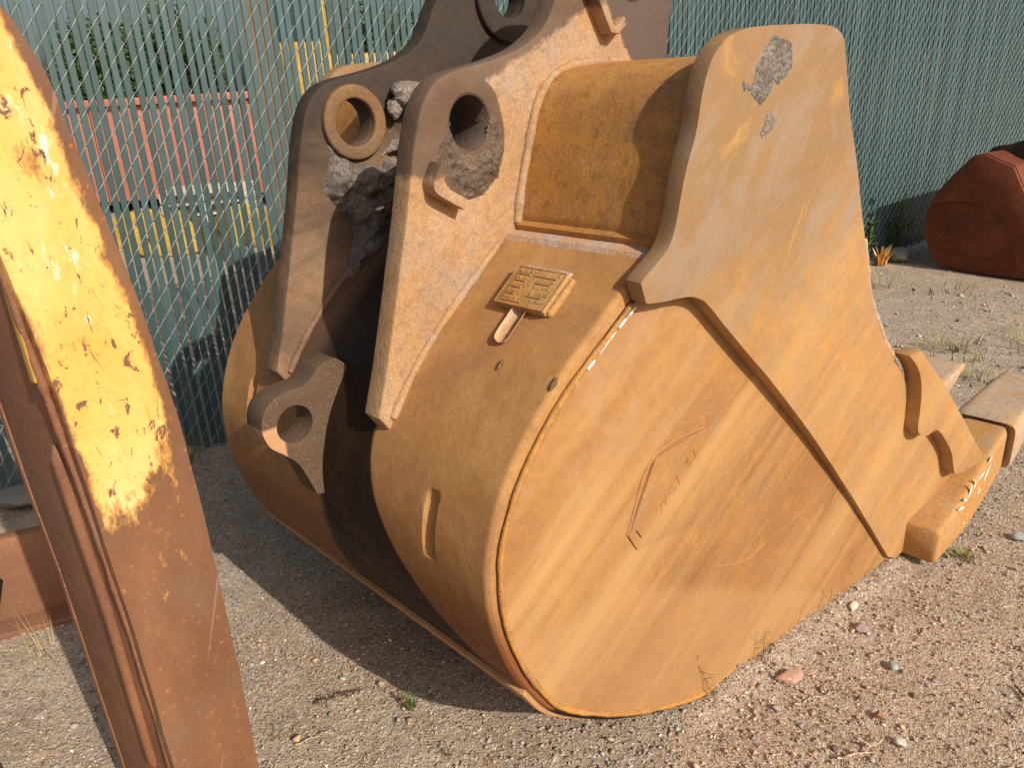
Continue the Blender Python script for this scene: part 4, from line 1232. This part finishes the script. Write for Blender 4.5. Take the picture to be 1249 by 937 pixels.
st = thing('boom_section', 'brown rusty boom standing upright just beyond the fence', 'machine arm', (-1.88, 7.0, 0), R(20))
from_bm('box_section', plate_bm(spline([(-.16, 0, 'c'), (.20, 0, 'c'), (.17, 1.2), (.10, 2.2), (.02, 3.0), (-.12, 3.0), (-.16, 2.0)], 6, closed=True), [circle(-.02, 2.6, .05, 20)], -.14, .14, .012, 2), M['brownsteel'], st, 35)
cbox('base_plate', (0, 0, .02), (.6, .5, .04), M['brownsteel'], st, .005)

cpl_spots = [(-3.6, 8.6), (-3.0, 8.9), (-2.45, 8.7), (-4.2, 9.0)]
where = ['second from the left', 'third from the left', 'rightmost', 'leftmost']
for i, (x, y) in enumerate(cpl_spots):
    c = thing('quick_coupler', 'yellow coupler on the ground beyond the fence, %s of four' % where[i], 'coupler', (x, y, 0), R(random.uniform(-30, 30)), 'yellow couplers beyond the fence')
    for yy in (-.16, .16):
        from_bm('ear', plate_bm(spline([(-.3, .02), (.3, .02), (.28, .3), (.1, .42), (-.15, .35), (-.32, .2)], 4, closed=True), [circle(.15, .27, .05, 16), circle(-.18, .16, .05, 16)], yy - .03, yy + .03, .008, 2), M['yellow'], c, 35)
    cbox('deck', (0, 0, .10), (.5, .26, .08), M['yellow_dirty'], c, .01)
for i, (x, y, hh, wh) in enumerate([(-4.0, 11.0, .5, 'left'), (-2.6, 11.6, .4, 'right')]):
    p = thing('pallet_stack', 'stack of weathered pale pallets beyond the fence, the %s one' % wh, 'pallets', (x, y, 0), R(10 + 25 * i))
    for k in range(int(hh / .13)):
        for j in range(5): cbox('board', (0, -.45 + j * .22, .12 + k * .14), (1.1, .12, .022), M['palewood'], p, .003)
        for j in (-.5, 0, .5): cbox('bearer', (j, 0, .06 + k * .14), (.09, 1.0, .095), M['palewood'], p, .003)

# tree beyond: trunk, limbs, leafy crown
def tree(name, label, loc, h, rx, seed):
    g = np.random.default_rng(seed)
    t = thing(name, label, 'tree', loc, 0)
    V, F, b = [], [], 0
    def addt(path, rads):
        nonlocal b
        v, f = tube_np(path, rads, 8)
        V.append(v); F.append(f + b); b += len(v)
    addt([(0, 0, -.1), (.1, .05, h * .3), (.0, .1, h * .6), (.05, 0, h * .85)], [.22, .17, .11, .04])
    tips = []
    for k in range(14):
        a = g.uniform(0, 6.28); z = h * g.uniform(.3, .75); L = rx * g.uniform(.5, .95)
        e = (math.cos(a) * L, math.sin(a) * L, z + L * g.uniform(.2, .7))
        addt([(0, 0, z), (e[0] * .5, e[1] * .5, (z + e[2]) / 2 + .1), e], [.07, .045, .015])
        tips.append(e)
    from_np('trunk', np.concatenate(V), np.concatenate(F), M['brownsteel'], t, 180)
    N = 9000
    cen = np.array(tips + [(0, 0, h * .85)])
    ci = g.integers(0, len(cen), N)
    p = cen[ci] + g.normal(0, 1, (N, 3)) * np.array([rx * .22, rx * .22, h * .09])
    a1 = g.normal(0, 1, (N, 3)); a1 /= np.linalg.norm(a1, axis=1)[:, None]
    a2 = np.cross(a1, g.normal(0, 1, (N, 3))); a2 /= np.linalg.norm(a2, axis=1)[:, None]
    s = g.uniform(.05, .11, N)[:, None]
    q = np.stack([p - a1 * s, p + a2 * s * .45, p + a1 * s, p - a2 * s * .45], 1).reshape(-1, 3)
    f = np.arange(4 * N).reshape(N, 4)
    o = from_np('crown', q, f, M['leafy'], t)
    col = np.array([.045, .075, .025]) * g.uniform(.6, 1.7, (N, 1)) * np.array([1, 1, 1])
    set_tint(o, np.repeat(col, 4, 0))
tree('tree', 'tall dark leafy tree beyond the fence, leftmost beside the yellow arm', (-9.6, 21.0, 0), 3.3, 1.05, 3)
tree('tree', 'dark leafy tree beyond the fence, between the taller tree and the excavator', (-8.0, 21.5, 0), 3.7, 0.95, 8)
tree('tree', 'smaller tree beyond the fence, right of the yellow excavator', (-3.2, 26.0, 0), 3.6, 1.1, 5)

# straw and twig litter lying on the gravel
NL = 900
lr = (1.2 ** -0.3 + rng.random(NL) * (7.5 ** -0.3 - 1.2 ** -0.3)) ** (-1 / 0.3)
la = rng.uniform(R(42), R(140), NL)
lx, ly = lr * np.cos(la), lr * np.sin(la)
ok = ((lx - F0.x) * FN.x + (ly - F0.y) * FN.y > 0.02)
lx, ly = lx[ok], ly[ok]
LV, LF, LT, b_ = [], [], [], 0
for x_, y_ in zip(lx, ly):
    a_ = rng.uniform(0, 6.28); L_ = rng.uniform(.012, .055); r_ = rng.uniform(.0005, .0011)
    dx_, dy_ = math.cos(a_) * L_ / 2, math.sin(a_) * L_ / 2
    bx_, by_ = rng.normal(0, L_ * .1, 2)
    pts = np.array([(x_ - dx_, y_ - dy_, 0), (x_ + bx_, y_ + by_, 0), (x_ + dx_, y_ + dy_, 0)])
    pts[:, 2] = ground_z(pts[:, 0], pts[:, 1]) + .0035 + rng.uniform(0, .003, 3)
    v_, f_ = tube_np(pts, r_, 4)
    LV.append(v_); LF.append(f_ + b_); b_ += len(v_)
    c_ = np.array([(.46, .36, .22), (.36, .26, .15), (.16, .10, .06), (.52, .44, .31)][rng.integers(4)]) * rng.uniform(.7, 1.1)
    LT.append(np.repeat(c_[None], len(v_), 0))
litter = from_np('straw_litter', np.concatenate(LV), np.concatenate(LF), M['leafy'], None, 180)
set_tint(litter, np.concatenate(LT))
litter['kind'] = 'stuff'
tag(litter, 'bits of straw and twig strewn over the gravel', 'litter')

# ------------------------------------------------------------------ stones one can pick out
def rock(label, x, y, r, sc, col, seed, name='stone', sink=.35, cat='stone', sub=3, amp=.22):
    bm = bmesh.new()
    bmesh.ops.create_icosphere(bm, subdivisions=sub, radius=1.0)
    V = np.array([v.co[:] for v in bm.verts])
    g = np.random.default_rng(seed)
    # facet by clipping with random planes, then roughen
    for k in range(9):
        nrm = g.normal(0, 1, 3); nrm /= np.linalg.norm(nrm)
        dd = V @ nrm - g.uniform(.55, .85)
        V = V - np.clip(dd, 0, None)[:, None] * nrm
    V = V * (1 + amp * .35 * fbm(V, 2.5, 4, seed))[:, None] * np.array(sc) * r
    for v, p in zip(bm.verts, V): v.co = p
    o = from_bm(name, bm, M['gravel'], None, 40)
    o.location = (x, y, r * sc[2] * (1 - sink))
    o.rotation_euler = (g.uniform(-.2, .2), g.uniform(-.2, .2), g.uniform(0, 6.28))
    set_tint(o, np.repeat(np.array([col]), len(V), 0))
    return tag(o, label, cat)
rock('flat pink stone on the gravel below the bucket side plate', .72, 1.70, .036, (1.3, .8, .35), (.50, .30, .235), 1)
rock('white pebble on bare gravel near the lower right corner', .915, 1.455, .016, (1.2, .9, .6), (.62, .58, .52), 2)
rock('blue grey pebble on the gravel right of the pink stone', 1.02, 1.72, .017, (1.2, .9, .6), (.33, .39, .41), 3)
rock('pale blue stone on the gravel below the big tooth', 1.75, 2.30, .026, (1.4, .9, .5), (.36, .41, .42), 4)
rock('white stone lying close to the side plate lower edge', 1.02, 1.98, .020, (1.4, .8, .5), (.60, .57, .52), 5)
rock('mauve grey stone on the gravel under the side plate', 1.00, 1.88, .020, (1.1, 1.0, .7), (.34, .28, .27), 6)
rock('grey concrete lump wedged under the back of the bucket', -.80, 2.66, .085, (1.0, .8, .75), (.27, .24, .215), 7)
rock('smaller grey lump in the shade beside the concrete lump', -.66, 2.50, .06, (1.2, .9, .5), (.22, .195, .175), 8)
rock('dark grey rock by the fence foot behind the steel beam', -2.12, 2.95, .10, (1.3, .9, .6), (.22, .21, .20), 9)
rock('pale rock by the fence foot behind the yellow arm', -1.92, 3.02, .085, (1.4, .8, .5), (.33, .31, .29), 10)
rock('round white pebble beyond the big tooth', 2.42, 3.15, .022, (1.1, .9, .7), (.62, .58, .54), 11)
rock('tan pebble in the sun left of the bucket shadow', -.62, 1.58, .012, (1.2, .9, .7), (.52, .36, .22), 12)
rock('rust brown pebble alone near the bottom edge', .90, 1.545, .014, (.9, .8, .9), (.30, .16, .09), 13)
rock('rough grey stone in the shade beside the far bucket', 3.28, 6.35, .10, (1.1, .8, .7), (.30, .27, .24), 14)

# ------------------------------------------------------------------ weeds, dry grass and twigs
def tuft(name, label, cat, loc, n, h, spread, cols, seed, width=.004, lean=.6, leafy=0):
    g = np.random.default_rng(seed)
    V, F, T = [], [], []
    for k in range(n):
        a = g.uniform(0, 6.28)
        r0 = g.uniform(0, spread)
        p = np.array([math.cos(a) * r0, math.sin(a) * r0, -.004])
        dr = np.array([math.cos(a + g.normal(0, .7)), math.sin(a + g.normal(0, .7)), 0])
        L = h * g.uniform(.5, 1.1)
        ln = lean * g.uniform(.3, 1.2)
        sd = np.array([-dr[1], dr[0], 0]) * width * g.uniform(.6, 1.2)
        base = len(V)
        for s in range(5):
            f = s / 4
            c = p + dr * L * ln * f ** 1.7 + np.array([0, 0, L * (f - .25 * ln * f * f)])
            ww = (1 - f) ** .7 * (1 if s < 4 else .1)
            V += [c - sd * ww, c + sd * ww]
        for s in range(4): F.append((base + 2*s, base + 2*s + 1, base + 2*s + 3, base + 2*s + 2))
        col = np.array(cols[g.integers(len(cols))]) * g.uniform(.75, 1.25)
        T += [col] * 10
        for q_ in range(leafy):
            f = g.uniform(.25, .95)
            c = p + dr * L * ln * f ** 1.7 + np.array([0, 0, L * (f - .25 * ln * f * f)])
            b_ = g.uniform(0, 6.28)
            o_ = np.array([math.cos(b_), math.sin(b_), g.uniform(.2, .9)]) * h * .22 * (1.15 - f)
            s_ = np.cross(o_, [0, 0, 1]); s_ = s_ / (np.linalg.norm(s_) + 1e-9) * h * .022
            bb_ = len(V)
            V += [c, c + o_ * .5 - s_, c + o_, c + o_ * .5 + s_]
            F.append((bb_, bb_ + 1, bb_ + 2, bb_ + 3))
            T += [col * g.uniform(.8, 1.2)] * 4
    o = from_np(name, np.array(V), np.array(F), M['leafy'])
    o.location = loc
    set_tint(o, np.array(T))
    return tag(o, label, cat)
GR = [(.10, .16, .03), (.14, .19, .04), (.08, .13, .03)]
DRY = [(.40, .30, .14), (.33, .25, .12), (.46, .37, .20)]
OL = [(.24, .23, .07), (.30, .26, .10), (.20, .21, .06)]
tuft('weed', 'small green feathery weed at the edge of the bucket shadow', 'weed', (-.322, 1.665, 0), 5, .09, .006, GR, 1, .0018, .35, 16)
tuft('weed', 'tiny green weed near the bottom edge below the shadow', 'weed', (-.22, 1.505, 0), 7, .04, .008, GR, 2, .002, .8, 6)
tuft('grass_tuft', 'dry straw grass tuft at the fence foot left of the bucket', 'grass tuft', (-1.54, 3.32, 0), 60, .17, .09, DRY + OL, 3, .003, 1.1)
tuft('grass_tuft', 'dry tangled weed in front of the rusty beam', 'grass tuft', (-1.50, 1.98, 0), 30, .13, .05, DRY, 4, .0016, 1.4)
tuft('weed', 'tall green weed at the fence beside the bucket edge', 'weed', (3.02, 6.40, 0), 7, .62, .03, GR, 5, .011, .18, 10)
tuft('weed', 'tall dark green weed at the fence left of the red bucket', 'weed', (3.32, 6.55, 0), 10, .60, .08, GR, 6, .014, .2, 8)
tuft('weed', 'orange dried leafy clump at the foot of the tall weed', 'weed', (3.10, 6.28, 0), 26, .17, .06, [(.62, .33, .08), (.70, .42, .14)], 7, .022, .5)
i = 0
for (lab, x, y, n_, h_, sp_) in [('olive grass patch right behind the bucket front edge', 2.55, 4.15, 90, .10, .22), ('olive grass patch at the right edge beyond the tooth', 3.05, 4.10, 110, .12, .26),
                                 ('sparse grass on the gravel below the red bucket', 3.15, 5.35, 40, .11, .30), ('thin green stalks left of the red bucket', 2.80, 5.55, 16, .28, .12),
                                 ('low grass sprig beside the shroud of the bucket', 2.42, 3.72, 60, .08, .15), ('green sprig beyond the second tooth', 2.58, 3.42, 24, .08, .06),
                                 ('low mossy grass sprig under the near tooth', 1.50, 2.22, 50, .025, .05)]:
    tuft('grass_tuft', lab, 'grass tuft', (x, y, 0), n_, h_, sp_, OL + GR[:1], 20 + i, .0035, .9)
    i += 1

def twig(label, loc, h, seed, dirv, col=(.20, .13, .07), rad=.0013, name='twig'):
    g = np.random.default_rng(seed)
    V, F, b = [], [], 0
    def add(path, r):
        nonlocal b
        v, f = tube_np(path, r, 5)
        V.append(v); F.append(f + b); b += len(v)
    dv = np.array(dirv, float); dv /= np.linalg.norm(dv)
    P = [np.zeros(3)]
    for k in range(7): P.append(P[-1] + (dv + g.normal(0, .22, 3)) * h / 7)
    add(P, np.linspace(rad, rad * .35, len(P)))
    for k in range(1, 7):
        for q_ in range(2):
            o_ = dv * .5 + g.normal(0, .7, 3)
            o_ /= np.linalg.norm(o_)
            L = h * g.uniform(.12, .32)
            add([P[k], P[k] + o_ * L * .6, P[k] + (o_ + g.normal(0, .3, 3)) * L], [rad * .6, rad * .45, rad * .25])
    o = from_np(name, np.concatenate(V), np.concatenate(F), M['leafy'])
    o.location = loc
    set_tint(o, np.repeat(np.array([col]), len(o.data.vertices), 0))
    return tag(o, label, 'twig')
twig('dry branching weed stalk standing before the side plate, left of the pink stone', (.50, 1.625, 0), .17, 1, (-.35, -.05, 1), (.16, .09, .045))
twig('dry weed stalk before the side plate above the pink stone', (.67, 1.745, 0), .13, 2, (.10, 0, 1), (.18, .10, .05))
twig('short dry weed stalk at the foot of the side plate', (.83, 1.86, 0), .12, 3, (.3, .1, 1), (.20, .12, .06))
twig('thin dry stalk leaning on the side plate near its lower right', (.93, 1.95, 0), .10, 8, (.1, .1, 1), (.22, .13, .06))
twig('dark bent twig lying at the edge of the bucket shadow', (-.60, 1.70, .006), .13, 4, (1, .45, .04), (.10, .06, .035), .003)
twig('pale straw lying on the gravel below the shadow', (-.62, 1.56, .006), .10, 5, (1, .5, .02), (.50, .40, .26), .0022)
twig('pale dry stem lying below the pink stone', (.70, 1.60, .006), .13, 6, (1, .12, .02), (.48, .38, .27), .003)
twig('pale dry stem lying flat near the bottom edge on the right', (.74, 1.42, .006), .14, 9, (1, .2, .02), (.52, .42, .30), .0035)
twig('dark twig lying near the right edge of the frame', (1.30, 1.62, .006), .12, 7, (.25, -1, .03), (.08, .055, .04), .003)
